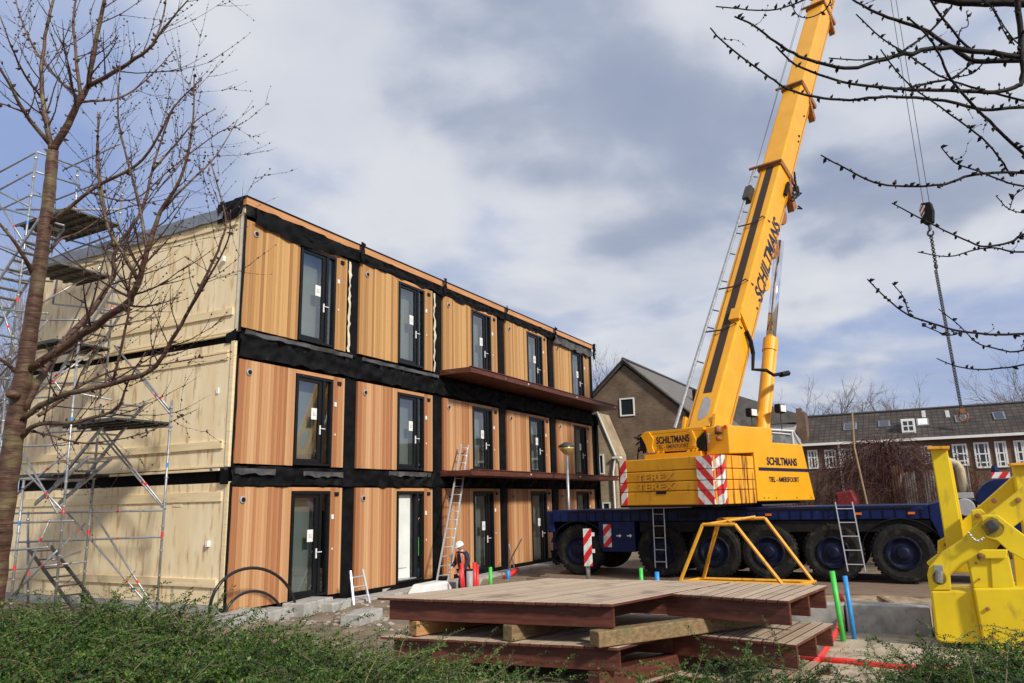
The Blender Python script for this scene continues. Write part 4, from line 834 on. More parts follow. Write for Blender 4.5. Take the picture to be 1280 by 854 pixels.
# ------------------------------------------------------------------ lemon yellow spreader frame on the right
XM = 14.3; sp_ = thing('yellow_steel_frame', (XM + .4, -.6, 0), 'bright yellow heavy steel support frame with two upright posts at the right edge', 'steel frame')
px = lambda u, v, dx=0.: onx(u, v, XM + dx)
def plate(name, pts, dx, th, m=K['lemon'], bevel=.015): b = MB(); b.prism([px(u, v, dx) for u, v in pts], (th, 0, 0)); return b.build(name, m, sp_, bevel=bevel)
plate('upright_post', [(1163, 561), (1184, 561), (1204, 672), (1212, 716), (1188, 716)], .62, .30)
plate('upright_flange', [(1184, 566), (1190, 580), (1203, 650), (1200, 668)], .70, .5)
plate('post_cap', [(1159, 558), (1187, 557.5), (1187, 561), (1159, 561.5)], .5, .5, K['orange'], .004)
plate('upright_post', [(1266, 581), (1300, 579), (1318, 690), (1284, 690)], .62, .30)
plate('post_cap', [(1263, 579), (1302, 577), (1302, 580.5), (1263, 582)], .5, .5, K['orange'], .004)
plate('rear_arm', [(1176, 690), (1201, 653), (1232, 626), (1268, 594), (1290, 575), (1290, 612), (1238, 641), (1214, 664), (1190, 700), (1166, 712), (1158, 704)], .95, .25)
plate('pivot_lug', [(1172, 676), (1182, 671), (1190, 690), (1184, 706), (1172, 694)], .90, .04)
plate('rear_arm_plate', [(1214, 638), (1226, 636), (1240, 648), (1232, 672), (1216, 668)], .40, .16)
plate('front_arm', [(1159, 719), (1161, 710), (1177, 691), (1204, 673), (1228, 648), (1262, 622), (1300, 592), (1300, 634), (1268, 658), (1246, 686), (1226, 700), (1208, 704), (1188, 719), (1189, 738), (1162, 738)], .0, .16)
plate('pin_bracket', [(1226, 645), (1232, 643.5), (1247, 643.5), (1262, 655), (1290, 676), (1300, 700), (1300, 712), (1262, 690), (1246, 676), (1232, 672)], -.12, .10)
plate('side_leg', [(1208, 700), (1216, 696), (1232, 735), (1216, 737)], .02, .2)
plate('inner_plate', [(1210, 701), (1224, 691), (1229, 690), (1240, 698), (1241, 735), (1217, 735)], -.06, .05)
plate('leg_plate', [(1237, 690), (1260, 689), (1269, 735), (1240, 735)], -.09, .03)
plate('bolt_tab', [(1222, 690), (1228, 687), (1260, 687), (1258, 698.5), (1223, 698.5)], -.15, .05)
plate('hidden_web', [(1262, 660), (1300, 690), (1300, 735), (1270, 735)], .18, .05)
plate('base_box', [(1162.5, 738), (1217, 738), (1230, 800), (1224, 806), (1176, 804), (1170, 800)], .0, .9, bevel=.05)
plate('base_cover', [(1216, 735.5), (1310, 734), (1318, 824), (1262, 824), (1229, 806)], -.13, .9, bevel=.03)
plate('foot_plate', [(1258, 818), (1300, 818), (1302, 836), (1264, 834)], -.05, .6)
b = MB()
for u, v, r_, dx in ((1222, 644.5, .04, .39), (1182, 681, .03, .89), (1226, 694, .035, -.16), (1235, 761, .028, -.14), (1241, 797, .028, -.14), (1243, 626, .045, -.01), (1273, 625, .04, -.01), (1220, 704, .015, -.07), (1224, 724, .015, -.07)): b.lathe([(r_, 0), (r_, .03), (r_ * .6, .035)], px(u, v, dx), (-1, 0, 0), 10)
b.build('bolt', K['rustbr'], sp_)
g_ = mat('grease_stain', (.10, .07, .01), (.35, .25, .02), 8, .35)
for u, v, r_, dx in ((1240.5, 657, .14, -.121), (1174, 720, .10, -.001), (1226, 694, .06, -.151)):
    b = MB(); b.v = [tuple(px(u, v, dx - .003) + np.array([0, r_ * (1 + .3 * fbm(k, u)) * math.cos(k * .42), r_ * (1.1 + .35 * fbm(k, v)) * math.sin(k * .42) - .03])) for k in range(15)]; b.f = [tuple(range(15))]; b.build('grease_patch', g_, sp_, fix=False)
b = MB(); b.lathe([(.085, 0), (.085, .10), (.05, .11)], px(1240.5, 657, -.13), (-1, 0, 0), 18); b.build('pivot_pin', K['steeldk'], sp_)
b = MB(); b.tube([px(1174, 713, -.05), px(1174, 728, -.05)], .055, 10); b.box(-.06, 0.01, -.06, .06, .02, .12, lambda p: px(1174, 716, 0) + np.array(p)); b.build('locking_pin', K['galv'], sp_)
b = MB()
for i in range(9):
    t = i / 8; u_ = 1211 + 18 * t; v_ = 666 + 8 * math.sin(math.pi * t * .9) + 4 * t; b.tube([px(u_ - 1.2, v_ - .5, -.18), px(u_ + 1.2, v_ + .7, -.18)], .014 + .008 * (i % 2), 5)
b.build('safety_chain', K['galv'], sp_)
# ------------------------------------------------------------------ scaffold stair tower
sc = thing('scaffold_stair_tower', (10.9, 17.6, .2), 'galvanised scaffold stair tower with red and blue banded tubes at the pale end wall', 'scaffold')
XA, XB = 11.6, 10.2       # inner row near the wall, outer row
si = lambda u, v: onx(u, v, XA)
so_ = lambda u, v: onx(u, v, XB)
def tubes(name, lst, r=.024, m=None):
    for (p, q) in lst: b = MB(); b.tube([p, q], r, 7); b.build(name, m or K['galv'], sc, smooth=True)
down = lambda p: np.array([p[0], p[1], .1])
stds = [(si(215, 500), down(si(196, 762))), (si(126, 505), down(si(102, 753))), (so_(99, 420), down(so_(70, 745))), (so_(46, 190), so_(7, 491)), (si(153, 236), si(132, 478)), (so_(30, 600), down(so_(13, 758))), (si(35, 640), down(si(35, 760))), (si(75, 330), si(66, 380)), (si(97, 212), si(93, 290)), (so_(7, 491), down(so_(-14, 760)))]
tubes('standard', stds, .029)
colr = MB(); colb = MB()
for p, q in stds:
    n = max(2, int(np.linalg.norm(p - q) / .5))
    cl_ = MB()
    for i in range(n): t = p + (q - p) * (i + .3) / n; cl_.tube([t, t + (q - p) / np.linalg.norm(q - p) * .03], .045, 7)
    build_each(cl_, 'rosette_ring', K['galv'], sc)
    L_ = np.linalg.norm(p - q)
    for fr_, tgt in ((.62, colr), (.30, colb)):
        t = p + (q - p) * fr_; tgt.tube([t, t + (q - p) / L_ * .11], .031, 7)
    t = p + (q - p) * .85; 
led = [(si(18, 642), si(205, 638)), (si(20, 678), si(203, 671)), (so_(-20, 655), so_(92, 651)), (so_(-20, 716), si(108, 702)), (si(60, 541), si(215, 533)),
       (so_(-20, 226), so_(46, 190)), (so_(-20, 248), so_(42, 214)), (so_(-20, 272), so_(40, 243)), (so_(46, 190), si(100, 210)), (si(100, 212), si(153, 228)), (so_(42, 214), si(100, 232)), (si(100, 236), si(152, 252)),
       (so_(40, 243), si(70, 250)), (so_(-5, 238), so_(36, 258)), (so_(-5, 258), so_(80, 282)), (si(80, 212), si(150, 180)), (si(70, 250), si(150, 218)), (so_(-20, 455), so_(8, 455)), (so_(-15, 470), si(140, 500)), (si(20, 340), si(150, 290)), (si(60, 330), si(160, 325)), (so_(35, 400), si(140, 400)), (si(70, 296), si(155, 318)), (so_(20, 300), si(75, 330))]
led += [(so_(-20, 560), so_(80, 556)), (so_(-20, 600), si(120, 598)), (so_(-20, 500), so_(90, 495)), (so_(10, 350), si(66, 352)), (so_(-20, 385), so_(60, 392)), (si(66, 380), si(140, 388)), (so_(-20, 415), si(132, 445)), (so_(-10, 690), so_(60, 684)), (si(40, 480), si(132, 478)), (so_(20, 262), si(150, 262)), (so_(5, 430), si(95, 430)), (so_(-20, 300), so_(30, 318)), (so_(-20, 330), so_(26, 345)), (si(100, 690), so_(66, 700))]
tubes('ledger', led, .026)
br = [(si(115, 530), si(203, 634)), (si(122, 530), si(207, 636)), (si(84, 641), si(190, 762)), (si(120, 646), si(193, 760)), (so_(30, 568), so_(72, 642)), (so_(-5, 640), so_(85, 565)), (so_(85, 565), si(118, 520)), (so_(5, 755), so_(70, 690)), (so_(70, 690), si(106, 655)), (so_(38, 500), so_(82, 458)), (so_(60, 480), si(135, 425)), (so_(40, 440), so_(78, 490)), (so_(50, 380), si(128, 335)), (so_(-10, 240), so_(28, 300)), (so_(0, 560), so_(15, 500)), (si(143, 432), si(215, 520)), (si(170, 460), si(212, 512))]
br += [(so_(-15, 330), so_(20, 440)), (so_(0, 470), so_(60, 400)), (so_(20, 745), so_(62, 650)), (si(60, 470), si(126, 330)), (so_(5, 560), so_(80, 640))]
tubes('brace', br, .025)
for p, q in led[:5] + br:
    t = p + (q - p) * .72; colr.tube([t, t + (q - p) / np.linalg.norm(q - p) * .09], .028, 6)
build_each(colr, 'red_band', K['red'], sc); build_each(colb, 'blue_band', K['blue'], sc)
def platform(y0, y1, z, x0=XB, x1=XA, n=4):
    b = MB(); wd = (x1 - x0) / n
    for i in range(n):
        xa = x0 + i * wd; b.box(xa + .01, xa + wd - .01, y0, y1, z, z + .012); b.box(xa + .01, xa + .035, y0, y1, z - .06, z); b.box(xa + wd - .035, xa + wd - .01, y0, y1, z - .06, z)
        for q in range(int((y1 - y0) / .3)): b.box(xa + .035, xa + wd - .035, y0 + q * .3, y0 + q * .3 + .03, z - .03, z)
    b.build('platform', K['steeldk'] if z < 8 else K['platgr'], sc)
def py(u, v, x): return float(onx(u, v, x)[1]), float(onx(u, v, x)[2])
for (ua, va, ub, vb) in ((20, 262, 148, 300), (30, 332, 138, 352), (25, 440, 138, 428), (60, 541, 213, 519), (20, 600, 138, 588)):
    y1, za = py(ua, va, XB); y0, zb = py(ub, vb, XA); platform(min(y0, y1), max(y0, y1), (za + zb) / 2, n=5 if va < 300 else 4)
def stair(ya, za, yb, zb, x0, x1, nt, m=None):
    b = MB()
    for x in (x0, x1 - .04): b.prism([(x, ya, za), (x, ya, za + .09), (x, yb, zb + .09), (x, yb, zb)], (.04, 0, 0))
    for i in range(nt): t = (i + .5) / nt; y = ya + (yb - ya) * t; z = za + (zb - za) * t; b.box(x0 + .04, x1 - .04, y - .10, y + .10, z + .06, z + .085)
    b.build('stair_flight', m or K['galv'], sc)
stair(17.3, .2, 19.4, 1.55, 10.9, 11.5, 7, K['steeldk']); stair(16.7, 3.6, 18.6, 2.6, 10.5, 11.1, 5); stair(16.2, 4.9, 18.6, 3.0, 10.9, 11.5, 9, K['galv'])
stair(16.7, 8.0, 18.8, 5.9, 10.9, 11.5, 9); stair(18.9, 9.6, 22.0, 6.8, 10.0, 10.7, 14); stair(19.3, 6.0, 21.5, 4.2, 10.3, 10.9, 9)
# ------------------------------------------------------------------ site ladders
def freeladder(p0, p1, wv, wd0, wd1, nr, lab, bend=None):
    t_ = thing('ladder', p0, lab, 'ladder'); p0, p1, wv = [np.array(q, float) for q in (p0, p1, wv)]
    for s_ in (-1, 1): b = MB(); b.tube([p0 + wv * wd0 / 2 * s_, p1 + wv * wd1 / 2 * s_], .032, 6); b.build('stile', K['alu'], t_)
    for i in range(nr): k = (i + .6) / nr; q = p0 + (p1 - p0) * k; w_ = wd0 + (wd1 - wd0) * k; b = MB(); b.tube([q - wv * w_ / 2, q + wv * w_ / 2], .016, 6); b.build('rung', K['alu'], t_)
    return t_
l0, l1 = ony(551, 728, 12.9), ony(581, 556, 13.75); l0[2] = -.05
lw = np.array([1., 0, 0])
freeladder(l0, (l1[0], 13.75, l1[2] + .0), lw, .62, .45, 17, 'tall aluminium ladder leaning on the gallery behind the worker')
b = MB(); ex0 = np.array([l0[0] + .3, 12.86, -.05]); 
st = thing('short_ladder', (17.2, 13.1, -.03), 'short aluminium ladder leaning on the black wall foot near the second bay', 'ladder')
sA, sB = ony(449, 776, 12.9), ony(450, 713, 13.3); zb_ = -.06
s0_ = [ony(u, v, y) for u, v, y in ((444, 776, 12.9), (438, 714, 13.3), (466, 772, 12.75), (453, 712, 13.3))]
for i in (0, 2): b = MB(); b.tube([s0_[i], s0_[i + 1]], .035, 6); b.build('stile', K['alu'], st)
for k in range(5): b = MB(); t = (k + .3) / 5; b.tube([s0_[0] * (1 - t) + s0_[1] * t, s0_[2] * (1 - t) + s0_[3] * t], .022, 6); b.build('rung', K['alu'], st)

# ------------------------------------------------------------------ street lamp
lx, ly = float(ony(708, 556, 12)[0]), 12.0; lp = thing('street_lamp', (lx, ly, 0), 'grey street lamp with a mushroom shaped head in front of the timber building', 'street lamp')
b = MB(); b.tube([(lx, ly, -.1), (lx, ly, 4.1)], [.075, .05], 12); b.build('pole', K['galv'], lp, smooth=True)
b = MB(); b.lathe([(.02, .30), (.10, .28), (.30, .17), (.33, .12), (.30, .10)][::-1], (lx, ly, 4.32), (0, 0, 1), 24); b.build('lamp_cap', K['steeldk'], lp, smooth=True)
b = MB(); b.lathe([(.06, -.18), (.12, -.14), (.26, .02), (.30, .10)], (lx, ly, 4.32), (0, 0, 1), 24); b.build('lamp_bowl', mat('golden_shine_bowl', (.55, .38, .12), (.75, .6, .3), 3, .25, .3), lp, smooth=True)  # golden reflection on the bowl is put into its colour
# ------------------------------------------------------------------ pipes sticking out of the ground
def pipe(u, vt, vb, x=None, y=None, r=.05, m='green', lab='', lean=(0, 0), grp='pipe ends sticking out of the ground', name='pipe_stub'):
    p1 = onx(u, vt, x) if x else ony(u, vt, y); p0 = np.array([p1[0] + lean[0], p1[1] + lean[1], gh(p1[0], p1[1]) - .1]); b = MB(); b.tube([p0, p1], r, 10); o = b.build(name, K[m], smooth=True, loc=p0); tag(o, lab, 'pipe', grp); return o
pipe(1040, 714, 0, x=14.6, r=.045, m='green', lab='bright green pipe standing beside the concrete block, tallest of the green ones', lean=(0, -.07))
pipe(1056, 720, 0, x=14.7, r=.04, m='blue', lab='bright blue pipe standing beside the tall green pipe and concrete block', lean=(0, -.05))
pipe(613, 709, 0, y=12.4, r=.055, m='green', lab='green pipe stub between the worker and the crossed bars')
pipe(635, 713, 0, y=12.3, r=.07, m='blue', lab='blue pipe stub beside the red hose and crossed bars')
pipe(587, 714, 0, y=12.1, r=.10, m='grey', lab='thick grey pipe stub in front of the worker')
pipe(577, 704, 0, y=12.0, r=.055, m='red', lab='red pipe stub at the left of the worker, leaning left', lean=(.12, 0))
pipe(575.5, 712, 0, y=11.9, r=.04, m='red', lab='thin red pipe stub, leftmost of those round the worker', lean=(.1, 0))
pipe(593, 703, 0, y=12.0, r=.055, m='red', lab='red pipe stub at the right of the worker', lean=(.03, 0))
pipe(597, 706, 0, y=12.0, r=.04, m='red', lab='thin red pipe stub, rightmost of those round the worker', lean=(-.05, 0))
pipe(801, 710, 0, x=19.0, r=.05, m='green', lab='green pipe stub left of the carrier ladder in front of the crane')
pipe(821, 715, 0, x=19.0, r=.06, m='blue', lab='blue pipe stub under the carrier ladder of the crane')
b = MB(); hp = [onz(1054, 753, .40), onz(1056, 772, .15), onz(1052, 795, .06), onz(1038, 815, .05), onz(1010, 838, .05)]; b.tube([hp[0] * (1 - t) ** 2 + 2 * hp[2] * t * (1 - t) + hp[4] * t * t for t in np.linspace(0, 1, 16)], .045, 8); b.tube([hp[0], hp[0] + np.array([.1, .05, .12]), hp[0] + np.array([.25, .1, .05])], .045, 8)
tag(b.build('red_hose', K['red'], smooth=True, loc=hp[2]), 'red duct bending down over the sand beside the decking stack', 'duct', 'red ducts on the sand')
b = MB(); b.tube([onz(1000, 823, .06), onz(1060, 827, .05), onz(1110, 833, .04), onz(1200, 838, .04)], .045, 8)
tag(b.build('red_hose', K['red'], smooth=True, loc=onz(1100, 833, 0)), 'red duct lying straight across the sand towards the yellow frame', 'duct', 'red ducts on the sand')
b = MB(); b.tube([ony(632, 722, 12.6), ony(646, 712, 12.7)], .09, 8); tag(b.build('red_hose', K['red'], smooth=True, loc=ony(638, 718, 12.6)), 'short red tube lying slanted by the crossed bars at the wall foot', 'tube')
b = MB(); b.tube([ony(636, 680, 12.9), ony(648, 732, 12.6)], .025, 6); tag(b.build('crowbar', K['galv'], loc=ony(648, 730, 12.6)), 'grey steel bar of the crossed pair, leaning to the left', 'bar')
b = MB(); b.tube([ony(652, 674, 12.9), ony(640, 696, 12.8), ony(636, 708, 12.8), ony(634, 732, 12.6)], .022, 6); tag(b.build('crowbar', K['steeldk'], loc=ony(636, 730, 12.6)), 'dark bent bar of the crossed pair, leaning to the right', 'bar')
# black hose loops left
hc = onp(315, 758, (12.0, 13.3, 0), (0, 1., 0)); b = MB()
def arc(mb, cu, cv, ru, rv, a0, a1, y, r=.035):
    mb.tube([ony(cu + ru * math.cos(t), cv - rv * math.sin(t), y + .1 * math.sin(t * 2)) for t in np.linspace(a0, a1, 26)], r, 7)
arc(b, 316, 766, 54, 56, -.35, math.pi + .3, 13.2); arc(b, 318, 785, 40, 46, -.1, math.pi - .05, 13.1, .03)
tag(b.build('hose_loops', K['blackhose'], smooth=True, loc=ony(315, 780, 13.2)), 'two black hose loops standing up behind the shrubs at the building corner', 'hose')
# white sheet and rubble
b = MB(); p0 = ony(526, 738, 12.6); pts = [ony(u, v, 12.5) for u, v in ((526, 744), (534, 731), (545, 729), (560, 726), (568, 737), (560, 742), (540, 746))]; b.prism(pts, (0, .5, 0)); tag(b.build('white_sack', K['white'], bevel=.06, loc=p0), 'white plastic sack lying at the foot of the tall ladder', 'sack')
for i, (u, v, y, s_) in enumerate(((330, 778, 13.0, .45), (385, 768, 13.3, .5), (418, 775, 13.0, .35), (452, 800, 11.0, .4), (300, 800, 12.3, .4))):
    p = ony(u, v, y); p[2] = gh(p[0], p[1]); b = MB(); b.box(-s_ * 1.3, s_ * 1.3, -s_ * .6, s_ * .6, -.1, s_ * .55, lambda t: p + np.array([t[0] * .96 - t[1] * .2, t[1] + t[0] * .2, t[2]]))
    tag(b.build('concrete_slab_piece', K['concrete'], bevel=.03, loc=p), ['pale concrete piece behind the black hose loops', 'pale concrete piece at the black wall foot, left of the short ladder', 'small concrete piece touching the foot of the short ladder', 'flat concrete piece left of the decking stack, behind the shrubs', 'concrete piece hidden low in front of the building corner'][i], 'concrete piece', 'concrete pieces along the building')
b = MB(); wrinkle(b, (27.2, 13.4, 0), (1, -.2, 0), 2.2, lambda u: -.05, lambda u: .55 + .12 * fbm(u * 2, 4), (0, -1, 0), 24, 8, .25, 3); tag(b.build('black_sheet_heap', K['black'], smooth=True, loc=(28, 13.3, 0)), 'crumpled black foil heap at the wall foot behind the crane tail', 'foil')
# ------------------------------------------------------------------ houses behind
K['br1'] = brickmat('brown_brick', (.13, .088, .055), (.19, .13, .082), (.2, .18, .15)); K['br2'] = brickmat('yellow_brick', (.34, .26, .16), (.42, .33, .21), (.4, .37, .3)); K['br3'] = brickmat('red_brown_brick', (.12, .07, .045), (.18, .105, .068), (.18, .15, .13))
K['tile'] = tilemat('dark_pantiles', (.05, .038, .032), (.085, .066, .055)); K['tile2'] = mat('grey_tiles', (.10, .095, .09), (.17, .155, .14), 2, .8, st=(6, 1, 1), bump=.3)
K['wpaint'] = mat('white_paint', (.72, .72, .70), (.8, .8, .78), 5, .5); K['dglass'] = mat('dark_glass', (.02, .025, .03), None, 3, .05, spec=.8)
def house_window(parent, x, y0, y1, z0, z1, mull=(), trans=(), t=.07, d=.06):
    f = MB(); f.box(x - d, x + .02, y0, y0 + t, z0, z1); f.box(x - d, x + .02, y1 - t, y1, z0, z1); f.box(x - d, x + .02, y0 + t, y1 - t, z1 - t, z1); f.box(x - d, x + .02, y0 + t, y1 - t, z0, z0 + t)
    for m_ in mull: yy = y0 + (y1 - y0) * m_; f.box(x - d + .004, x + .02, yy - t * .35, yy + t * .35, z0 + t, z1 - t)
    for m_ in trans: zz_ = z0 + (z1 - z0) * m_; f.box(x - d + .008, x + .02, y0 + t, y1 - t, zz_ - t * .35, zz_ + t * .35)
    wn = f.build('window', K['wpaint'], parent); p = MB(); p.box(x - .015, x + .005, y0 + t * .5, y1 - t * .5, z0 + t * .5, z1 - t * .5); p.build('pane', K['dglass'], wn); return wn
# gable house
gx = 38.; gab = thing('gable_house', (44, 13.75, 0), 'dark brick house with a tall tiled gable behind the crane tail', 'house')
b = MB(); b.prism([(gx, 10.57, 0), (gx, 16.93, 0), (gx, 16.93, 6.72), (gx, 13.75, 9.5), (gx, 10.57, 6.72)], (15, 0, 0)); b.build('wall', K['br1'], gab)
for s_, ye in ((-1, 10.25), (1, 17.25)):
    b = MB(); b.prism([(gx - .12, 13.75, 9.62), (gx - .12, ye, 6.50), (gx - .12, ye, 6.64), (gx - .12, 13.75, 9.80)], (15.3, 0, 0)); b.build('roof', K['tile2'], gab)
b = MB(); b.tube([(gx - .15, 13.75, 9.82), (gx + 15.2, 13.75, 9.82)], .1, 6); b.build('ridge', K['steeldk'], gab)
for s_, ye in ((-1, 10.25), (1, 17.25)): b = MB(); b.tube([(gx - .16, 13.75, 9.78), (gx - .16, ye, 6.62)], .07, 5); b.build('verge', K['steeldk'], gab)
p1, p2 = onx(774.5, 498.5, gx), onx(794, 519.5, gx); house_window(gab, gx, p2[1], p1[1], p2[2], p1[2])
b = MB(); b.box(gx + 6.1, gx + 6.5, 11.6, 11.8, 7.9, 8.7); b.box(gx + 6.7, gx + 7.0, 11.6, 11.8, 7.9, 8.6); b.build('roof_vent', K['under'], gab)
wd_ = thing('white_dormer_house', (52, 9.5, 0), 'grey roofed house with a pale gable glimpsed behind the boom foot', 'house')
b = MB(); b.prism([(52, 6.9, 0), (52, 10.5, 0), (52, 10.5, 6.6), (52, 9.6, 7.3), (52, 6.9, 6.9)], (6, 0, 0)); b.build('wall', K['wpaint'], wd_); b = MB(); b.prism([(51.8, 12.6, 9.9), (51.8, 7.0, 7.6), (51.8, 7.0, 7.1), (51.8, 12.6, 7.0)], (6, 0, 0)); b.build('roof', K['tile2'], wd_)
# pale annex beside it
ann = thing('brick_annex', (36.9, 14.6, 0), 'pale yellow brick house end with white verge and downpipe beside the timber building', 'house')
v1, v2 = onx(747, 516, 36.3), onx(769, 568, 36.3); b = MB(); b.prism([(36.3, v2[1], 0), (36.3, v2[1], v2[2]), (36.3, v1[1], v1[2]), (36.3, 17.5, v1[2]), (36.3, 17.5, 0)], (1.6, 0, 0)); b.build('wall', K['br2'], ann)
b = MB(); b.prism([(36.22, v2[1] - .05, v2[2] - .03), (36.22, v2[1] - .0, v2[2] - .06), (36.22, v1[1] + .02, v1[2]), (36.22, v1[1] - .02, v1[2] + .05)], (.1, 0, 0)); b.build('verge', K['wpaint'], ann)
b = MB(); b.tube([(36.2, v2[1] - .05, v2[2] - .15), (36.2, v2[1] + .02, v2[2] - .4), (36.2, v2[1] + .12, v2[2] - .9), (36.2, v2[1] + .1, .2)], .05, 8); b.box(36.1, 36.5, v2[1] - .3, v2[1] + .1, v2[2] - .22, v2[2] - .12); b.build('downpipe', K['wpaint'], ann)
for (ua, va, ub, vb) in ((748, 568, 756, 593), (753, 628, 764, 645)):
    p1, p2 = onx(ua, va, 36.3), onx(ub, vb, 36.3); house_window(ann, 36.3, p2[1], p1[1], p2[2], p1[2])
# row of terraced houses
XR = 47.5; row = thing('terraced_row', (XR + 3, -8, 0), 'long brown brick terrace with dark tiled roof and white windows across the site', 'terrace')
ze = float(onx(1130, 547, XR)[2]); yl = 6.9; yr = -34
b = MB(); b.box(XR, XR + 8, yr, yl, 0, ze + .05); b.build('wall', K['br3'], row)
xr_ = XR + 3.2; zr = float(onx(1130, 513.5, xr_)[2]); 
b = MB(); b.prism([(XR - .35, yr, ze - .12), (xr_, yr, zr), (xr_ + 5, yr, zr - 1.5), (xr_ + 5, yr, ze)], (0, yl - yr, 0)); b.build('roof', K['tile'], row)
b = MB(); b.box(XR - .45, XR - .32, yr, yl, ze - .22, ze - .08); b.build('gutter', K['wpaint'], row)
b = MB(); b.tube([(xr_, yr, zr + .02), (xr_, yl, zr + .02)], .09, 6); b.build('ridge', K['steeldk'], row)
def rwin(ua, va, ub, vb, mull=(), trans=()):
    p1, p2 = onx(ua, va, XR), onx(ub, vb, XR); house_window(row, XR, p2[1], p1[1], p2[2], p1[2], mull, trans, .09, .08)
for (ua, va, ub, vb) in ((1009, 563, 1024, 586), (1030, 562.5, 1047, 585), (1051, 561, 1067, 584), (1073, 560, 1089, 583), (1096, 559, 1112, 582), (1123, 558, 1142, 581), (1150, 557.5, 1168, 580)): rwin(ua, va, ub, vb, (.33, .66), (.6,))
for (ua, va, ub, vb) in ((1189, 555.5, 1212, 582), (1216, 553.5, 1240, 585), (1242, 552, 1262, 584), (1266, 551, 1285, 583), (1292, 549, 1315, 582)): rwin(ua, va, ub, vb, (.28, .7), (.22, .55))
slope = np.array([3.55, 0, zr - ze + .12]); sl_n = np.linalg.norm(slope)
def roofpt(u, v): n_ = np.cross(slope, (0, 1., 0)); return onp(u, v, (XR - .35, 0, ze - .12), n_), n_ / np.linalg.norm(n_)
for i, (ua, va, ub, vb) in enumerate(((1055, 531, 1071, 538), (1098, 528, 1113, 534), (1145, 525, 1162, 533), (1193, 521, 1210, 528.5), (1240, 517, 1258, 525), (960, 541, 975, 547))):
    p1, nn_ = roofpt(ua, va); p2, _ = roofpt(ub, vb); nn_ = nn_ if nn_[0] < 0 else -nn_; us = slope / sl_n
    h_ = abs(np.dot(p1 - p2, us)); wy = abs(p1[1] - p2[1]); o = np.array([p2[0], p2[1], p2[2]])
    b = MB(); b.prism([o, o + (0, wy, 0), o + (0, wy, 0) + us * h_, o + us * h_], nn_ * .08); sk_ = b.build('skylight', K['slate'], row)
    b = MB(); e_ = .08; b.prism([o + us * e_ + (0, e_, 0), o + (0, wy - e_, 0) + us * e_, o + (0, wy - e_, 0) + us * (h_ - e_), o + us * (h_ - e_) + (0, e_, 0)], nn_ * .1); b.build('skylight_pane', K['white'] if i == 2 else K['dglass'], sk_)
for u in (1155, 1185): p, nn_ = roofpt(u, 521); b = MB(); b.box(-.05, .05, -.1, .1, -.1, .9, lambda t: p + us * t[2] + np.array([-.08, t[1], 0])); b.build('roof_stripe', K['white'], row)
p1, _ = roofpt(1128, 541); dz_ = .75; b = MB(); b.box(p1[0] - .1, p1[0] + 1.0, p1[1] - .68, p1[1] + .02, p1[2] - .1, p1[2] + dz_); b.build('dormer', K['wpaint'], row); house_window(row, p1[0] - .1, p1[1] - .66, p1[1], p1[2], p1[2] + dz_ - .05, (.5,), (.5,), .09)
for u0 in (1048, ): pq = onx(u0, 556, XR - .1); b = MB(); b.tube([(XR - .1, pq[1], ze), (XR - .1, pq[1], .3)], .07, 6); b.build('downpipe', K['wpaint'], row)
pc, _ = roofpt(1000, 548); b = MB(); ch1, ch2 = onx(994, 516, XR - .1), onx(1010, 553, XR - .1); b.box(XR - .2, XR + .9, ch2[1], ch1[1] + .0, ze - .2, ch1[2]); b.box(XR - .1, XR + .5, ch2[1] + .2, ch2[1] + .5, ch1[2], ch1[2] + .25); b.build('chimney', K['br3'], row)
# ------------------------------------------------------------------ worker
def skin_mesh(name, joints, edges, m, parent, sub=2, root=0):
    """one continuous surface grown round a skeleton: joints = [(point, rx, ry)]"""
    o3 = wloc(parent); me = bpy.data.meshes.new(name); me.from_pydata([tuple(np.array(j[0]) - o3) for j in joints], edges, [])
    ob = bpy.data.objects.new(name, me); COL.objects.link(ob); ob.parent = parent
    sk_ = ob.modifiers.new('skin', 'SKIN'); sv = me.skin_vertices[0].data
    for i, j in enumerate(joints): sv[i].radius = (j[1], j[2] if len(j) > 2 else j[1]); sv[i].use_root = (i == root)
    sb = ob.modifiers.new('sub', 'SUBSURF'); sb.levels = sub; sb.render_levels = sub
    bpy.context.view_layer.update(); dg = bpy.context.evaluated_depsgraph_get(); m2 = bpy.data.meshes.new_from_object(ob.evaluated_get(dg)); ob.modifiers.clear(); ob.data = m2
    m2.materials.clear(); m2.materials.append(m); m2.polygons.foreach_set('use_smooth', [True] * len(m2.polygons)); return ob
hp_ = ony(580, 676, 12.55); wx, wy = float(hp_[0]), 12.55; wz = hp_[2] - 1.80
wk = thing('person', (wx, wy, wz), 'person in a white helmet, navy jacket and orange vest looking down among red pipes', 'person')
# faces the camera's left: facing direction g, side direction h
G = np.array([-.86, .30, 0]); G /= np.linalg.norm(G); H = np.array([-G[1], G[0], 0])
def wp_(f, s, z): return np.array([wx, wy, wz]) + G * f + H * s + Z * z
lean = .10
body = [(wp_(-.02, 0, .94), .15, .13), (wp_(.03, 0, 1.16), .14, .12), (wp_(.07, 0, 1.38), .17, .12), (wp_(.10, 0, 1.50), .07, .07), (wp_(.14, 0, 1.56), .055, .06),
        (wp_(.07, .20, 1.42), .07), (wp_(.08, .30, 1.18), .052), (wp_(.26, .27, 1.0), .042), (wp_(.34, .24, .95), .032),
        (wp_(.07, -.20, 1.42), .07), (wp_(.08, -.30, 1.18), .052), (wp_(.27, -.26, 1.02), .042), (wp_(.35, -.22, .98), .032),
        (wp_(-.02, .10, .88), .09), (wp_(.05, .12, .48), .065), (wp_(.0, .12, .10), .045), (wp_(-.02, -.10, .88), .09), (wp_(.05, -.13, .48), .065), (wp_(-.02, -.13, .10), .045)]
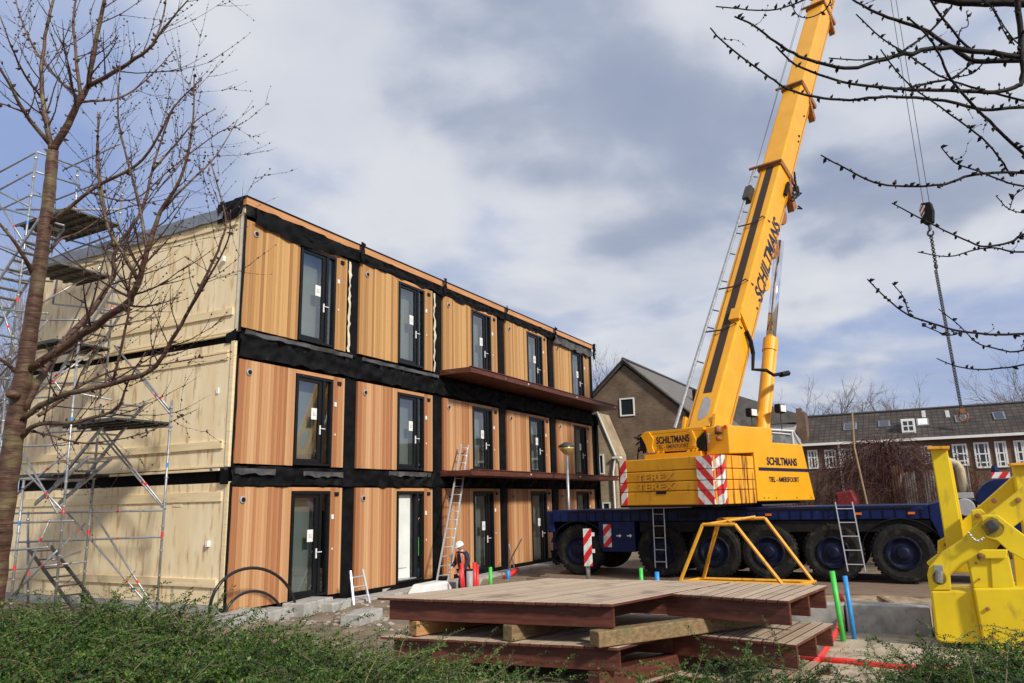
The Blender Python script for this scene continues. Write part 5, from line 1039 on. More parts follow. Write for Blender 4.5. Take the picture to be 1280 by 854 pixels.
ed = [(0, 1), (1, 2), (2, 3), (3, 4), (2, 5), (5, 6), (6, 7), (7, 8), (2, 9), (9, 10), (10, 11), (11, 12), (0, 13), (13, 14), (14, 15), (0, 16), (16, 17), (17, 18)]
bd = skin_mesh('body', body, ed, K['skin'], wk)
jk = [(p[0], p[1] + .022, (p[2] if len(p) > 2 else p[1]) + .022) for p in body[:4]] + [(p[0], p[1] + .018) for p in body[5:8]] + [(p[0], p[1] + .018) for p in body[9:12]]
skin_mesh('jacket', jk, [(0, 1), (1, 2), (2, 3), (2, 4), (4, 5), (5, 6), (2, 7), (7, 8), (8, 9)], K['navycloth'], wk)
tr_ = [(p[0], p[1] + .02, (p[2] if len(p) > 2 else p[1]) + .02) for p in (body[0],) + tuple(body[13:])]
skin_mesh('trousers', tr_, [(0, 1), (1, 2), (2, 3), (0, 4), (4, 5), (5, 6)], K['navycloth'], wk)
# open vest: two front panels and a back, following the jacket
def vestpanel(s0, s1, side):
    b = MB(); n, k = 8, 7
    for i in range(n + 1):
        z = .98 + (1.45 - .98) * i / n; cx_ = -.02 + (.09) * i / n; rw, rd = .215 + .02 * math.sin(i / n * 3), .178
        if i == n: rw *= .8; rd *= .85
        for j in range(k + 1): t = s0 + (s1 - s0) * j / k; b.v.append(tuple(wp_(cx_ + rd * math.cos(t), rw * math.sin(t), z)))
    b.f = [(i * (k + 1) + j, i * (k + 1) + j + 1, (i + 1) * (k + 1) + j + 1, (i + 1) * (k + 1) + j) for i in range(n) for j in range(k)]; return b
vb = MB()
for s0, s1 in ((.45, 1.35), (-1.35, -.45), (1.9, 4.4)): q = vestpanel(s0, s1, 0); vb.add(q.v, q.f)
vo = vb.build('vest', K['hivis'], wk, smooth=True); sm_ = vo.modifiers.new('thickness', 'SOLIDIFY'); sm_.thickness = .012
rb = MB()
for s0, s1 in ((.5, .72), (-.72, -.5)): q = vestpanel(s0, s1, 0); rb.add([tuple(np.array(v) + G * .016) for v in q.v], q.f)
rb.build('reflective_strip', K['grey'], vo)
# head, face, ears, helmet
hc_ = wp_(.17, 0, 1.655); hd_ = MB(); n = 14; fd_ = (G * .9 - Z * .35); fd_ /= np.linalg.norm(fd_); ud_ = np.cross(H, fd_) * -1; ud_ = ud_ if ud_[2] > 0 else -ud_
for i in range(n + 1):
    t = math.pi * i / n
    for j in range(2 * n):
        p = math.pi * j / n; a_ = math.sin(t) * math.cos(p); s_ = math.sin(t) * math.sin(p); c_ = math.cos(t)
        rf = .098; rs = .075; rz = .115
        if c_ < 0: rs *= 1 - .28 * c_ * c_; rf *= 1 - .12 * c_ * c_
        x = a_ * rf; y = s_ * rs; z_ = c_ * rz
        if a_ > .85: x += .022 * math.exp(-((c_ + .12) / .16) ** 2) * math.exp(-(s_ / .17) ** 2); 
        if a_ > .3: x -= .010 * math.exp(-((c_ - .08) / .10) ** 2) * math.exp(-((abs(s_) - .33) / .14) ** 2); x += .006 * math.exp(-((c_ + .42) / .07) ** 2) * math.exp(-(s_ / .3) ** 2)
        hd_.v.append(tuple(hc_ + fd_ * x + H * y + ud_ * z_))
q_ = 2 * n; hd_.f = [(i * q_ + j, (i + 1) * q_ + j, (i + 1) * q_ + (j + 1) % q_, i * q_ + (j + 1) % q_) for i in range(n) for j in range(q_)]
he = hd_.build('head', K['skin'], wk, smooth=True)
b = MB()
for s_ in (-1, 1): b.ball(hc_ + H * .076 * s_ - ud_ * .01, .028, (.6, .6, 1), 6)
b.build('ear', K['skin'], he, smooth=True)
b = MB()
for s_ in (-1, 1): b.ball(hc_ + fd_ * .083 + H * .028 * s_ + ud_ * .012, .012, (1, 1, .7), 6)
b.build('eye', K['under'], he)
hm = MB()
for i in range(9):
    t = math.pi * .5 * i / 8
    for j in range(20):
        p = 2 * math.pi * j / 20; r = .128 * (1 - .0); hm.v.append(tuple(hc_ + ud_ * (.025 + .125 * math.cos(t)) + (fd_ * math.cos(p) * 1.08 + H * math.sin(p) * .9) * r * math.sin(t)))
for j in range(20):
    p = 2 * math.pi * j / 20; ex = 1.22 if math.cos(p) > .5 else 1.08; hm.v.append(tuple(hc_ + ud_ * .012 + (fd_ * math.cos(p) * 1.08 + H * math.sin(p) * .9) * .128 * ex))
hm.f = [(i * 20 + j, (i + 1) * 20 + j, (i + 1) * 20 + (j + 1) % 20, i * 20 + (j + 1) % 20) for i in range(9) for j in range(20)]
ho = hm.build('helmet', K['white'], wk, smooth=True)
b = MB(); b.tube([hc_ + H * .08 + ud_ * .02, hc_ + H * .07 + fd_ * .03 - ud_ * .1, hc_ - H * .07 + fd_ * .03 - ud_ * .1, hc_ - H * .08 + ud_ * .02], .006, 5); b.build('chin_strap', K['under'], ho)
for s_ in (-1, 1):     # hands: palm, four fingers, thumb
    base = wp_(.34, .24 * s_ if s_ > 0 else -.22, .95 if s_ > 0 else .98); dr = G * .6 - Z * .75; dr /= np.linalg.norm(dr); sd2 = H
    J = [(base, .03, .03), (base + dr * .05, .038, .018), (base + dr * .09, .036, .015)]; E_ = [(0, 1), (1, 2)]
    for k_, ln in enumerate((.065, .075, .07, .055)):
        r0 = base + dr * .088 + sd2 * (.027 - .018 * k_); i0 = len(J); J += [(r0, .009), (r0 + dr * ln * .55, .008), (r0 + dr * ln * .8 - G * .02 - Z * .015, .007)]; E_ += [(2, i0), (i0, i0 + 1), (i0 + 1, i0 + 2)]
    i0 = len(J); J += [(base + dr * .03 - sd2 * .03 * s_, .012), (base + dr * .06 - sd2 * .055 * s_, .009)]; E_ += [(0, i0), (i0, i0 + 1)]
    skin_mesh('hand', J, E_, K['skin'], bd, sub=1)
b = MB()
for s_ in (-1, 1): b.box(-.10, .19, -.05, .05, .0, .11, lambda t: wp_(t[0], .125 * s_ + t[1], t[2]))
b.build('boots', K['under'], wk, bevel=.03)
# ------------------------------------------------------------------ bare trees
class Tree:
    def __init__(s, seed): s.b = MB(); s.rnd = random.Random(seed); s.tb = MB()
    def smooth(s, pts, n=4):
        P = [np.array(p, float) for p in pts]; P = [2 * P[0] - P[1]] + P + [2 * P[-1] - P[-2]]; o = []
        for i in range(1, len(P) - 2):
            for k in range(n):
                t = k / n; a_, b_, c_, d_ = P[i - 1], P[i], P[i + 1], P[i + 2]
                o.append(.5 * ((2 * b_) + (-a_ + c_) * t + (2 * a_ - 5 * b_ + 4 * c_ - d_) * t * t + (-a_ + 3 * b_ - 3 * c_ + d_) * t ** 3))
        return o + [P[-2]]
    def bud(s, p, r, d): 
        v = [p + d * r * 1.6, p - d * r, ] ; u_ = np.cross(d, [.3, .5, .8]); u_ /= np.linalg.norm(u_) + 1e-9; w_ = np.cross(d, u_)
        s.tb.add([p + d * r * 1.9, p + u_ * r, p + w_ * r, p - u_ * r, p - w_ * r, p - d * r], [(0, 1, 2), (0, 2, 3), (0, 3, 4), (0, 4, 1), (5, 2, 1), (5, 3, 2), (5, 4, 3), (5, 1, 4)])
    def limb(s, pts, r0, r1, sides=7, buds=0., budr=.004, nodes=True):
        P = s.smooth(pts); m = len(P); R = [r0 + (r1 - r0) * i / (m - 1) for i in range(m)]
        P = [p + np.array([s.rnd.gauss(0, 1) for _ in range(3)]) * R[i] * .18 for i, p in enumerate(P)]
        s.b.tube(P, R, sides)
        if buds:
            L_ = 0
            for i in range(m - 1):
                d = P[i + 1] - P[i]; ln = np.linalg.norm(d); k = 0
                n_ = int(ln / buds + s.rnd.random())
                for q in range(n_):
                    dd = np.array([s.rnd.gauss(0, 1) for _ in range(3)]); dd -= d * np.dot(dd, d) / ln ** 2; dd /= np.linalg.norm(dd) + 1e-9; pp = P[i] + d * s.rnd.random() + dd * R[i]
                    sp2 = s.rnd.choice((1, 1, 2, 2.6)) * budr
                    s.bud(pp + dd * sp2 * .6, sp2, (dd + d / ln * .4))
        return P, R
    def twig(s, p, d, ln, r, depth, up=.15, buds=0., budr=.003, spread=.8, seg=5, sides=4, kink=.16, dens=6, droop=0.):
        pts = [p]; d = d / np.linalg.norm(d); q = p.copy()
        for i in range(seg):
            d = d + np.array([s.rnd.gauss(0, kink) for _ in range(3)]) + Z * (up * .5 - droop); d /= np.linalg.norm(d); q = q + d * ln / seg; pts.append(q.copy())
        R = [r * (1 - .75 * i / seg) for i in range(seg + 1)]; (s.tb if depth < 2 else s.b).tube(pts, R, sides if r > .004 else 3, caps=False)
        if buds:
            for i in range(seg):
                for _ in range(int(ln / seg / buds + s.rnd.random())):
                    dd = np.array([s.rnd.gauss(0, 1) for _ in range(3)]); dd /= np.linalg.norm(dd); s.bud(pts[i] + (pts[i + 1] - pts[i]) * s.rnd.random() + dd * R[i], budr * s.rnd.choice((1, 1, 1.8)), dd)
        if depth > 0:
            n_ = max(1, int(dens * s.rnd.uniform(.6, 1.2)))
            for k in range(n_):
                t = s.rnd.uniform(.2, .98); i = min(seg - 1, int(t * seg)); pp = pts[i] + (pts[i + 1] - pts[i]) * (t * seg - i); dd = pts[i + 1] - pts[i]; dd /= np.linalg.norm(dd)
                sd_ = np.array([s.rnd.gauss(0, 1) for _ in range(3)]); nd = dd + sd_ * spread * .6; s.twig(pp, nd, ln * s.rnd.uniform(.3, .65), max(r * .55, .0018), depth - 1, up, buds, budr, spread, max(3, seg - 1), sides, kink, dens * .7, droop)
    def side(s, P, R, n, ln, depth, t0=.15, perp=None, flat=None, **k):
        m = len(P)
        for _ in range(n):
            t = s.rnd.uniform(t0, .97) * (m - 1); i = min(m - 2, int(t)); p = P[i] + (P[i + 1] - P[i]) * (t - i); d = P[i + 1] - P[i]; d /= np.linalg.norm(d)
            sd_ = np.array([s.rnd.gauss(0, 1) for _ in range(3)])
            if flat is not None: sd_ -= flat * np.dot(sd_, flat) * .6
            sd_ -= d * np.dot(sd_, d); sd_ /= np.linalg.norm(sd_); s.twig(p, d * .75 + sd_ * .8, ln * s.rnd.uniform(.5, 1.15) * (1.1 - .5 * t / m), max(.0016, R[i] * .36), depth, **k)
VF = RM @ np.array([0, 0, -1.])       # roughly the direction away from the street
# left cherry tree
T = Tree(11); D0 = 5.6; k_ = D0 / F / 2
trunk_px = [(-20, 800, 31), (-9, 740, 27), (5, 640, 23), (18, 540, 23), (33, 445, 19), (48, 345, 16), (61, 245, 14), (66, 188, 13)]
P = [dep(u, v, D0) for u, v, _ in trunk_px]; P[0][2] = min(P[0][2], .5)
P = [np.array([P[0][0] - .02, P[0][1] + .05, .3])] + P
ch_t = thing('cherry_tree', P[0], 'bare young cherry tree with ringed brown bark in front of the scaffold tower', 'tree')
tb_ = MB(); sm = Tree(1).smooth(P, 6); R = np.interp(np.linspace(0, 1, len(sm)), np.linspace(0, 1, len(P)), [44 * k_] + [w_ * k_ for _, _, w_ in trunk_px])
R = [r * (1 + .05 * math.sin(i * 2.1) + .03 * random.random()) for i, r in enumerate(R)]
tb_.tube(sm, list(R), 20); tb_.ball(sm[len(sm) * 5 // 9] - VF * .08, .05, (1, 1, .7), 8); 
trunk = tb_.build('trunk', K['bark'], ch_t, smooth=True)
sm2 = MB(); 
limbs = [  # ((u, v, depth offset)...), start width px, end width px
 ([(65, 190, 0), (58, 150, .0), (52, 110, .1), (54, 60, .15), (66, 0, .2), (72, -60, .3)], 9, 4),
 ([(67, 190, 0), (85, 155, -.05), (100, 125, -.1), (110, 105, -.1), (118, 60, -.15), (130, 0, -.2), (138, -60, -.25)], 12, 5),
 ([(101, 122, -.1), (96, 80, .0), (92, 20, .15), (102, -30, .25)], 6, 3),
 ([(111, 108, -.1), (150, 86, -.25), (185, 62, -.35), (205, 35, -.4), (242, -8, -.5)], 7, 2),
 ([(165, 76, -.25), (190, 56, -.1), (205, 15, .0), (209, -20, 0)], 4, 2),
 ([(103, 127, -.1), (150, 122, .1), (186, 97, .25), (217, 64, .4)], 4, 1.5),
 ([(100, 123, -.1), (70, 97, .2), (44, 62, .4), (25, 20, .5), (14, -25, .6)], 5, 2),
 ([(62, 180, 0), (31, 141, -.2), (12, 105, -.35), (-12, 70, -.5)], 7, 3),
 ([(52, 122, .1), (30, 92, -.1), (15, 60, -.3), (-2, 15, -.4)], 4, 2),
 ([(31, 141, -.2), (0, 129, -.3), (-30, 125, -.4)], 3, 2),
 ([(42, 345, 0), (22, 308, -.2), (-15, 262, -.4)], 7, 4),
 ([(20, 465, 0), (5, 452, -.1), (-20, 438, -.2)], 7, 4),
 ([(38, 462, 0), (84, 430, -.15), (151, 384, -.35), (172, 355, -.45), (184, 314, -.5), (200, 266, -.5), (225, 225, -.55), (240, 165, -.6), (243, 93, -.6)], 13, 2),
 ([(172, 350, -.45), (150, 310, -.5), (131, 272, -.5), (121, 200, -.55), (125, 140, -.6)], 6, 2),
 ([(184, 316, -.5), (176, 268, -.45), (166, 225, -.4), (148, 150, -.4), (150, 80, -.4)], 5, 2),
 ([(30, 512, 0), (48, 478, .05), (70, 440, .15), (116, 387, .3), (141, 345, .4), (145, 312, .4), (176, 267, .45), (190, 214, .5), (205, 165, .5), (218, 130, .5)], 13, 2),
 ([(144, 312, .4), (132, 268, .45), (124, 205, .5), (122, 140, .5)], 6, 2),
 ([(190, 214, .5), (220, 180, .55), (246, 150, .6), (270, 136, .65)], 4, 1.5),
 ([(28, 524, 0), (52, 507, -.1), (79, 494, -.2), (131, 482, -.35), (168, 472, -.45), (194, 458, -.5), (215, 425, -.55), (231, 397, -.6), (253, 355, -.65), (277, 302, -.7), (281, 268, -.7), (262, 198, -.7)], 10, 2),
 ([(47, 521, 0), (77, 500, .1), (105, 480, .2), (148, 462, .3), (205, 455, .4), (290, 440, .5)], 6, 1.6),
 ([(30, 545, 0), (46, 531, -.1), (90, 528, -.2), (130, 518, -.3), (150, 505, -.35), (160, 478, -.4), (182, 440, -.45)], 8, 2),
 ([(40, 540, 0), (64, 544, -.2), (105, 554, -.4), (175, 543, -.6), (246, 512, -.8)], 3.5, 1.2),
 ([(60, 282, 0), (116, 236, -.1), (169, 208, -.2), (197, 172, -.3), (218, 133, -.35), (253, 98, -.4)], 6, 2),
 ([(110, 240, -.1), (165, 250, .1), (215, 210, .2), (275, 165, .3), (302, 160, .3)], 3, 1.3),
 ([(200, 266, -.5), (240, 225, -.4), (270, 195, -.3), (296, 152, -.2)], 4, 1.3),
 ([(231, 397, -.6), (262, 345, -.8), (285, 300, -.9), (288, 262, -1.)], 4, 1.3),
 ([(140, 480, -.35), (160, 395, -.5), (165, 340, -.6), (205, 290, -.7), (238, 240, -.8)], 4, 1.5),
 ([(52, 330, 0), (75, 300, .2), (100, 290, .3), (150, 262, .5), (230, 245, .6)], 4, 1.5),
]
bk = MB()
for pts, w0, w1 in limbs:
    P, R = T.limb([dep(u, v, D0 + d) for u, v, d in pts], w0 * k_ * .82, w1 * k_ * .6, 8, buds=.06, budr=.005)
    ln = sum(np.linalg.norm(P[i + 1] - P[i]) for i in range(len(P) - 1))
    T.side(P, R, int(ln * 6.2), .62, 1, t0=.12, up=.16, buds=.05, budr=.0038, dens=3.2, kink=.07, spread=.7)
T.b.build('limbs', K['bark'], ch_t, smooth=True); T.tb.build('crown', K['twig'], ch_t)
# branches reaching in from a tree standing just outside on the right
T = Tree(23); DR = 3.3; kr = DR / F / 2
RB = [([(1150, -6), (1200, 2), (1280, 4), (1420, 20)], 9, 13), ([(918, 21), (942, 32), (970, 53), (998, 70), (1019, 77), (1055, 86), (1090, 79), (1125, 68), (1141, 67), (1167, 60), (1215, 63), (1280, 72), (1420, 90)], 2, 8),
 ([(1060, -4), (1082, 9), (1110, 22), (1150, 35), (1190, 60), (1220, 76), (1280, 76), (1420, 95)], 2.5, 9), ([(1162, -2), (1180, 25), (1205, 55), (1218, 63)], 3, 3.5),
 ([(970, 58), (995, 81), (1051, 102), (1097, 109), (1140, 112), (1200, 114), (1240, 115), (1268, 109), (1278, 98), (1277, 60), (1273, 0), (1270, -40)], 2, 8), ([(888, 35), (900, 49), (932, 75), (963, 97), (984, 111), (1019, 121), (1062, 125), (1110, 121), (1181, 126), (1230, 137), (1280, 134), (1420, 130)], 1.8, 5),
 ([(1134, 21), (1157, 42), (1174, 68), (1188, 98), (1216, 131), (1244, 159), (1280, 192), (1400, 300)], 2.2, 5), ([(1070, 18), (1101, 47), (1131, 66), (1157, 84), (1181, 98), (1225, 112), (1280, 126), (1400, 150)], 1.8, 3.5),
 ([(1101, 62), (1115, 82), (1139, 108), (1174, 133), (1197, 150), (1228, 173), (1251, 200), (1262, 218)], 1.6, 2.6), ([(1026, 194), (1058, 211), (1093, 228), (1128, 233), (1181, 230), (1216, 219), (1280, 216), (1400, 230)], 1.6, 4.5),
 ([(1176, 184), (1195, 204), (1223, 214), (1251, 225), (1280, 233), (1400, 250)], 1.5, 3), ([(1115, 254), (1168, 282), (1213, 303), (1231, 308), (1263, 303), (1290, 290), (1400, 270)], 1.6, 4), ([(1147, 315), (1185, 321), (1220, 312), (1245, 310), (1280, 315), (1400, 300)], 1.5, 3),
 ([(1084, 349), (1108, 373), (1136, 394), (1168, 405), (1206, 415), (1280, 417), (1400, 400)], 1.6, 4), ([(1115, 354), (1129, 371), (1136, 393)], 1.3, 1.8), ([(1173, 386), (1200, 408), (1220, 428), (1242, 435), (1270, 440), (1300, 430)], 1.4, 2.6), ([(1157, 408), (1185, 419), (1203, 415)], 1.2, 1.8),
 ([(1171, 448), (1196, 458), (1231, 462), (1280, 456), (1400, 430)], 1.4, 2.8), ([(895, 8), (946, 13), (974, 11), (1005, 0), (1035, -14)], 1.6, 2.5), ([(1188, 9), (1167, 35), (1136, 59), (1115, 70), (1080, 75), (1036, 73)], 3.2, 1.6), ([(1241, 8), (1253, 30), (1267, 49), (1277, 58)], 1.6, 2),
 ([(1168, 45), (1198, 58), (1200, 38), (1210, 32), (1208, 14)][1:], 1.6, 1.2), ([(1216, 78), (1190, 98), (1160, 104), (1130, 112)], 2.6, 4), ([(1228, 80), (1215, 92), (1188, 98)], 1.8, 1.8), ([(988, 0), (996, 18), (1012, 22), (1032, 12), (1040, -4)], 1.4, 1.6), ([(1227, 0), (1240, 10), (1258, 45), (1268, 56)], 1.5, 1.8), ([(1245, 245), (1262, 262), (1290, 268)], 1.2, 1.5), ([(1262, 262), (1268, 245), (1280, 235)], 1.2, 1.5)]
tx = dep(1470, 400, DR); rt = thing('overhanging_tree', (tx[0], tx[1], gh(tx[0], tx[1])), 'dark budded branches of a bare tree reaching in over the upper right of the crane', 'tree')
for pts, w0, w1 in RB:
    off = T.rnd.uniform(-.35, .35)
    pp = [dep(u, v, DR + off * (1 - i / len(pts))) for i, (u, v) in enumerate(pts)]
    if pts[-1][0] >= 1390: pp.append(np.array([tx[0], tx[1], pp[-1][2] - .15]))
    P, R = T.limb(pp, w0 * kr * .95, w1 * kr * .95, 8, buds=.028, budr=.0036)
    ln = sum(np.linalg.norm(P[i + 1] - P[i]) for i in range(len(P) - 1)); T.side(P, R, int(ln * 1.6), .13, 0, t0=.05, up=.1, buds=.03, budr=.0034, seg=4, kink=.3)
T.tb.build('twigs', K['twigdk'], rt); T.b.build('limbs', K['twigdk'], rt, smooth=True)
b = MB(); b.tube([(tx[0], tx[1], gh(tx[0], tx[1]) - .2), (tx[0] + .05, tx[1], 2.4), (tx[0], tx[1] + .03, 5.5)], [.14, .11, .06], 14); b.build('trunk', K['bark'], rt, smooth=True)
# distant bare trees
def fartree(x, y, z0, h, seed, lab, m='fartwig', rr=.10, wide=.6, dens=9, grp='bare trees beyond the houses'):
    T = Tree(seed); t_ = thing('bare_tree', (x, y, z0), lab, 'tree', grp); base = np.array([x, y, z0]); b = MB(); top = base + Z * h * .45
    b.tube([base, base + Z * h * .25, top], [rr * 1.6, rr, rr * .7], 8); b.build('trunk', K[m], t_)
    for i in range(9):
        an = i * 2.4; d = np.array([math.cos(an) * wide, math.sin(an) * wide, .9 + .3 * (i % 3)]); T.twig(base + Z * h * (.25 + .2 * i / 9), d, h * .62, rr * .55, 3, up=.12, dens=dens, seg=6, sides=3, kink=.13)
    T.b.add(T.tb.v, T.tb.f); 
    T.b.build('crown', K[m], t_, fix=False); return t_
def atd(u, v, D): p = dep(u, v, D); return p
for i, (u, vt, D, lab, rr) in enumerate(((1018, 500, 70, 'wide bare tree above the terrace roof, left of the first pair', .14), (1052, 497, 74, 'bare tree above the terrace roof just right of the chimney tree', .14), (1112, 499, 80, 'small round bare tree alone above the middle of the terrace roof', .12), (1290, 462, 66, 'tall bare tree above the terrace roof at the right edge', .12), (752, 462, 62, 'thin bare tree between the timber building and the dark gable', .10), (8, 375, 30, 'bare tree seen through the scaffold tower at the left edge', .07), (78, 285, 36, 'bare tree top showing above the roof behind the platforms', .08), (-30, 420, 24, 'bare tree low behind the scaffold at the far left edge', .06))):
    p = atd(u, vt, D); fartree(p[0], p[1], 0, p[2] * .86, 40 + i, lab, rr=rr)
# weeping tree and yard clutter behind the carrier
T = Tree(77); wb = np.array([30.6, 1.35, 0]); wt = thing('weeping_tree', wb, 'purple brown weeping tree with hanging twigs behind the carrier', 'tree')
b = MB(); b.tube([wb, wb + (0, .05, 1.5), wb + (0, 0, 2.9), wb + (.1, -.1, 4.3)], [.16, .13, .10, .07], 9); b.build('trunk', K['bark'], wt, smooth=True)
for i in range(420):
    an = T.rnd.uniform(0, 2 * math.pi); el = T.rnd.uniform(.1, 1.0); rr_ = T.rnd.uniform(.4, 2.8); hz = 4.5 - rr_ * .40 + T.rnd.uniform(-.9, .25)
    p0 = wb + Z * T.rnd.uniform(1.6, 3.9); p2 = wb + np.array([rr_ * math.cos(an) * .8, rr_ * math.sin(an) * 1.05, hz]); mid = (p0 + p2) / 2 + Z * .5; end = p2 + np.array([.35 * math.cos(an), .4 * math.sin(an), -T.rnd.uniform(.8, 2.6)])
    P, R = T.limb([p0, mid, p2, (p2 + end) / 2 + np.array([.12 * math.cos(an), .12 * math.sin(an), .1]), end], .011, .004, 3)
    for _ in range(5): q = P[T.rnd.randrange(len(P) // 3, len(P) - 1)]; T.twig(q, np.array([T.rnd.gauss(0, .7), T.rnd.gauss(0, .7), -.2]), T.rnd.uniform(.6, 1.3), .005, 1, up=0, dens=2, seg=5, sides=3, droop=.22)
T.b.add(T.tb.v, T.tb.f); T.b.build('crown', K['weep'], wt, fix=False)
T = Tree(78); bb_ = thing('bramble_thicket', (29.5, 3.4, 0), 'low purple brown thicket of bare twigs spreading around the weeping tree behind the carrier', 'shrub')
for i in range(330):
    p = np.array([29.2 + T.rnd.uniform(-1, .8), T.rnd.uniform(-1.2, 4.6), T.rnd.uniform(.4, 1.6)]); T.twig(p, np.array([T.rnd.gauss(0, .5), T.rnd.gauss(0, .6), 1.]), T.rnd.uniform(1.2, 2.6), .008, 2, up=.0, dens=3, seg=6, sides=3, droop=.09, kink=.2)
T.b.add(T.tb.v, T.tb.f); T.b.build('twigs', K['weep'], bb_, fix=False)
hedge = MB()
xw = 33.5
q = thing('garden_fence', (33.4, .8, 0), 'dark weathered board fence low behind the weeping tree', 'fence')
for i in range(44): hedge.box(xw, xw + .03, -3.0 + i * .18, -2.84 + i * .18, 0, 2.5 + .1 * math.sin(i * 1.3))
hedge.build('fence_boards', mat('dark_fence', (.05, .035, .028), (.10, .07, .055), 4, .9), q)
q = MB(); q.prism([(28.6, 2.2, 1.2), (28.6, 3.0, 1.2), (28.6, 2.95, 2.5), (28.6, 2.4, 2.6), (28.6, 2.25, 2.2)], (1.2, 0, 0)); tag(q.build('red_tarpaulin', mat('red_tarp', (.16, .01, .012), (.26, .02, .022), 2, .5, bump=.5), bevel=.08, loc=(29, 2.5, 1.2)), 'red tarpaulin covered pile behind the carrier deck', 'tarpaulin')
rs = mat('rusty_sheet', (.08, .03, .02), (.20, .09, .045), 3, .8, st=(1, 1, .4), stain=((.55, .52, .46), 3, .9, (2, 2, .5), .56), bump=.3)
ws = mat('weathered_white_sheet', (.22, .20, .17), (.42, .39, .34), 3, .7, st=(1, 1, .4), stain=((.22, .11, .06), 3, .9, (2, 2, .6), .52), bump=.3)
for i, (u0, u1, vt, m_, lab) in enumerate(((1112, 1128, 582, rs, 'rust brown standing sheet, first from the left behind the carrier'), (1128, 1143, 590, ws, 'whitish standing sheet leaning right next to the rust brown sheet'), (1152, 1170, 588, ws, 'whitish peeling sheet just left of the yellow upright post'), (1196, 1210, 583, ws, 'pale lattice sheet between the yellow post and the exhaust stack'), (1212, 1220, 588, rs, 'narrow rusty sheet behind the exhaust stack'))):
    a_, c_ = onx(u0, vt, 29.3), onx(u1, vt, 29.3); b = MB(); n = 10
    for k in range(n): y0_, y1_ = c_[1] + (a_[1] - c_[1]) * k / n, c_[1] + (a_[1] - c_[1]) * (k + 1) / n; b.box(29.3 + .03 * (k % 2), 29.36 + .03 * (k % 2), y0_, y1_, 0, a_[2] - .02 * (k % 3))
    tag(b.build('standing_sheet', m_, loc=(29.3, a_[1], 0)), lab, 'metal sheet', 'weathered sheets standing behind the crane')
b = MB(); b.tube([onx(1065, 515, 27.4), onx(1068, 560, 27.4), onx(1086, 640, 27.4) ], .032, 7); tag(b.build('leaning_pole', mat('pale_pole', (.28, .19, .10), (.36, .26, .15), 4, .7), loc=onx(1086, 640, 27.4)), 'pale wooden pole leaning upright before the weeping tree', 'pole')
# ------------------------------------------------------------------ evergreen shrubs in front
def leafmesh(C_, U_, V_, name, m, parent):
    """C_: centres, U_/V_: half axes; one pointed four-sided leaf each"""
    n = len(C_); vs = np.empty((n, 4, 3)); Nn = np.cross(U_, V_); Nn /= (np.linalg.norm(Nn, axis=1, keepdims=True) + 1e-9); fold = Nn * np.linalg.norm(V_, axis=1, keepdims=True) * .35
    vs[:, 0] = C_ - U_; vs[:, 1] = C_ + V_ + fold; vs[:, 2] = C_ + U_; vs[:, 3] = C_ - V_ + fold
    o3 = wloc(parent); me = bpy.data.meshes.new(name); me.vertices.add(n * 4); me.vertices.foreach_set('co', (vs.reshape(-1, 3) - o3).ravel()); me.loops.add(n * 4); me.loops.foreach_set('vertex_index', np.arange(n * 4, dtype=np.int32))
    me.polygons.add(n); me.polygons.foreach_set('loop_start', np.arange(0, n * 4, 4, dtype=np.int32)); me.update(calc_edges=True); me.materials.append(m); ob = bpy.data.objects.new(name, me); COL.objects.link(ob); ob.parent = parent; return ob
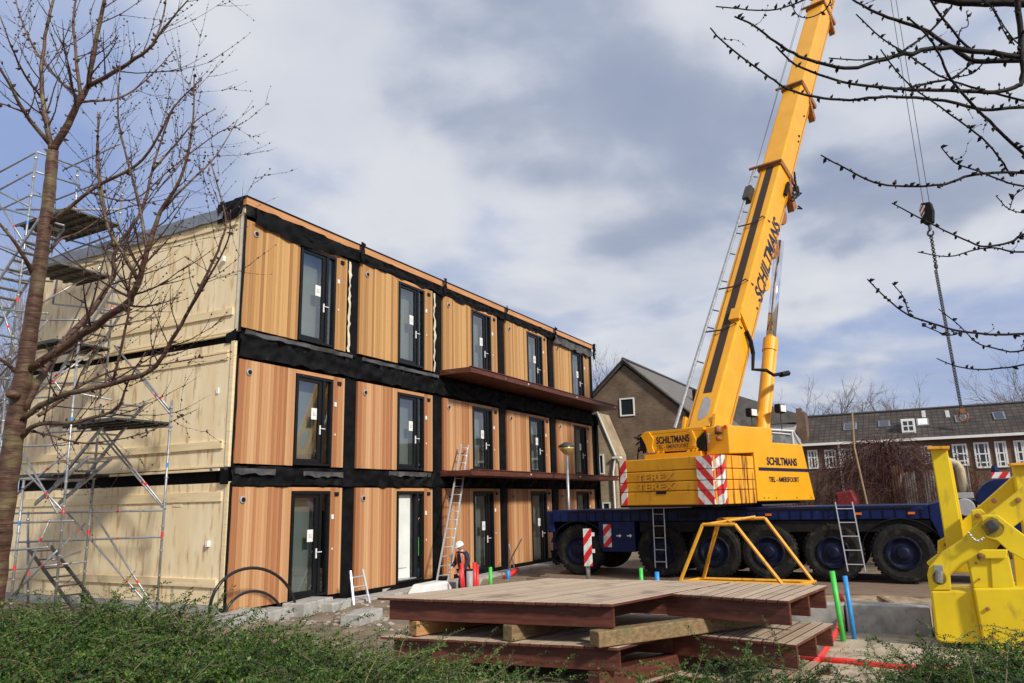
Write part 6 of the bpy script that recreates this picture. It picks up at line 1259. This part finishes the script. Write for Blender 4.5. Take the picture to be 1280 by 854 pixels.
def shrub(label, prof, dmin, dmax, nsh, nin, seed, shoot=(.35, .6), leaf=.012, cat='shrub', sink=.42, grp='evergreen shrubs along the front'):
    r = np.random.default_rng(seed); us = np.array([p[0] for p in prof], float); zs_ = np.array([p[1] for p in prof], float)
    um = us.mean(); c0 = dep(um, 760, (dmin + dmax) / 2); t_ = thing('evergreen_shrub', (c0[0], c0[1], gh(c0[0], c0[1])), label, cat, grp)
    Cs, Us, Vs = [], [], []; stems = MB()
    lump = lambda x, y: .15 * (noise.noise((x * 1.6, y * 1.6, seed)) + .5 * noise.noise((x * 4, y * 4, seed)))
    for i in range(nsh):
        u = r.uniform(us[0], us[-1]); D = dmin + (dmax - dmin) * math.sqrt(r.random()); p = dep(u, 700, D); zt = np.interp(u, us, zs_) + lump(p[0], p[1]); an = r.uniform(0, 2 * math.pi); ln = r.uniform(*shoot)
        depthf = r.random() ** 1.6 * sink; lf = r.choice([.75, .9, 1., 1.15, 1.35])
        z = zt - depthf - .16; q = np.array([p[0], p[1], z]); d = np.array([math.cos(an) * .6, math.sin(an) * .6, r.uniform(.45, 1.1)]); d /= np.linalg.norm(d); n = 14; pts = [q.copy()]
        for k in range(n): d = d + np.array([0, 0, -.085]) + r.normal(0, .05, 3); d /= np.linalg.norm(d); q = q + d * ln / n; pts.append(q.copy())
        P = np.array(pts)
        if i % 3 == 0: stems.tube(P, [.0032, .0012], 3, caps=False)
        m = int(ln / .011); tt = np.linspace(.05, .999, m) * n; idx = np.minimum(tt.astype(int), n - 1); pos = P[idx] + (P[idx + 1] - P[idx]) * (tt - idx)[:, None]; tg = P[idx + 1] - P[idx]; tg /= np.linalg.norm(tg, axis=1, keepdims=True)
        for s_ in (-1, 1):
            up = np.array([0, 0, 1.]); sd_ = np.cross(tg, up); sd_ /= np.linalg.norm(sd_, axis=1, keepdims=True) + 1e-9; ph = r.normal(0, .7, m)[:, None]; nn_ = np.cross(sd_, tg); dirn = (sd_ * np.cos(ph) + nn_ * np.sin(ph)) * s_ + tg * .55; dirn /= np.linalg.norm(dirn, axis=1, keepdims=True)
            sz = leaf * lf * r.uniform(.65, 1.3, m)[:, None] * (1 - .35 * (tt / n)[:, None]); w_ = np.cross(dirn, r.normal(0, .5, (m, 3)) + np.array([0, 0, 1.])); w_ /= np.linalg.norm(w_, axis=1, keepdims=True) + 1e-9
            Cs.append(pos + dirn * sz * 1.1); Us.append(dirn * sz); Vs.append(np.cross(w_, dirn) * 0 + w_ * sz * .5)
    leafmesh(np.concatenate(Cs), np.concatenate(Us), np.concatenate(Vs), 'foliage', K['leaf'], t_)
    stems.build('stems', K['stem'], t_, fix=False)
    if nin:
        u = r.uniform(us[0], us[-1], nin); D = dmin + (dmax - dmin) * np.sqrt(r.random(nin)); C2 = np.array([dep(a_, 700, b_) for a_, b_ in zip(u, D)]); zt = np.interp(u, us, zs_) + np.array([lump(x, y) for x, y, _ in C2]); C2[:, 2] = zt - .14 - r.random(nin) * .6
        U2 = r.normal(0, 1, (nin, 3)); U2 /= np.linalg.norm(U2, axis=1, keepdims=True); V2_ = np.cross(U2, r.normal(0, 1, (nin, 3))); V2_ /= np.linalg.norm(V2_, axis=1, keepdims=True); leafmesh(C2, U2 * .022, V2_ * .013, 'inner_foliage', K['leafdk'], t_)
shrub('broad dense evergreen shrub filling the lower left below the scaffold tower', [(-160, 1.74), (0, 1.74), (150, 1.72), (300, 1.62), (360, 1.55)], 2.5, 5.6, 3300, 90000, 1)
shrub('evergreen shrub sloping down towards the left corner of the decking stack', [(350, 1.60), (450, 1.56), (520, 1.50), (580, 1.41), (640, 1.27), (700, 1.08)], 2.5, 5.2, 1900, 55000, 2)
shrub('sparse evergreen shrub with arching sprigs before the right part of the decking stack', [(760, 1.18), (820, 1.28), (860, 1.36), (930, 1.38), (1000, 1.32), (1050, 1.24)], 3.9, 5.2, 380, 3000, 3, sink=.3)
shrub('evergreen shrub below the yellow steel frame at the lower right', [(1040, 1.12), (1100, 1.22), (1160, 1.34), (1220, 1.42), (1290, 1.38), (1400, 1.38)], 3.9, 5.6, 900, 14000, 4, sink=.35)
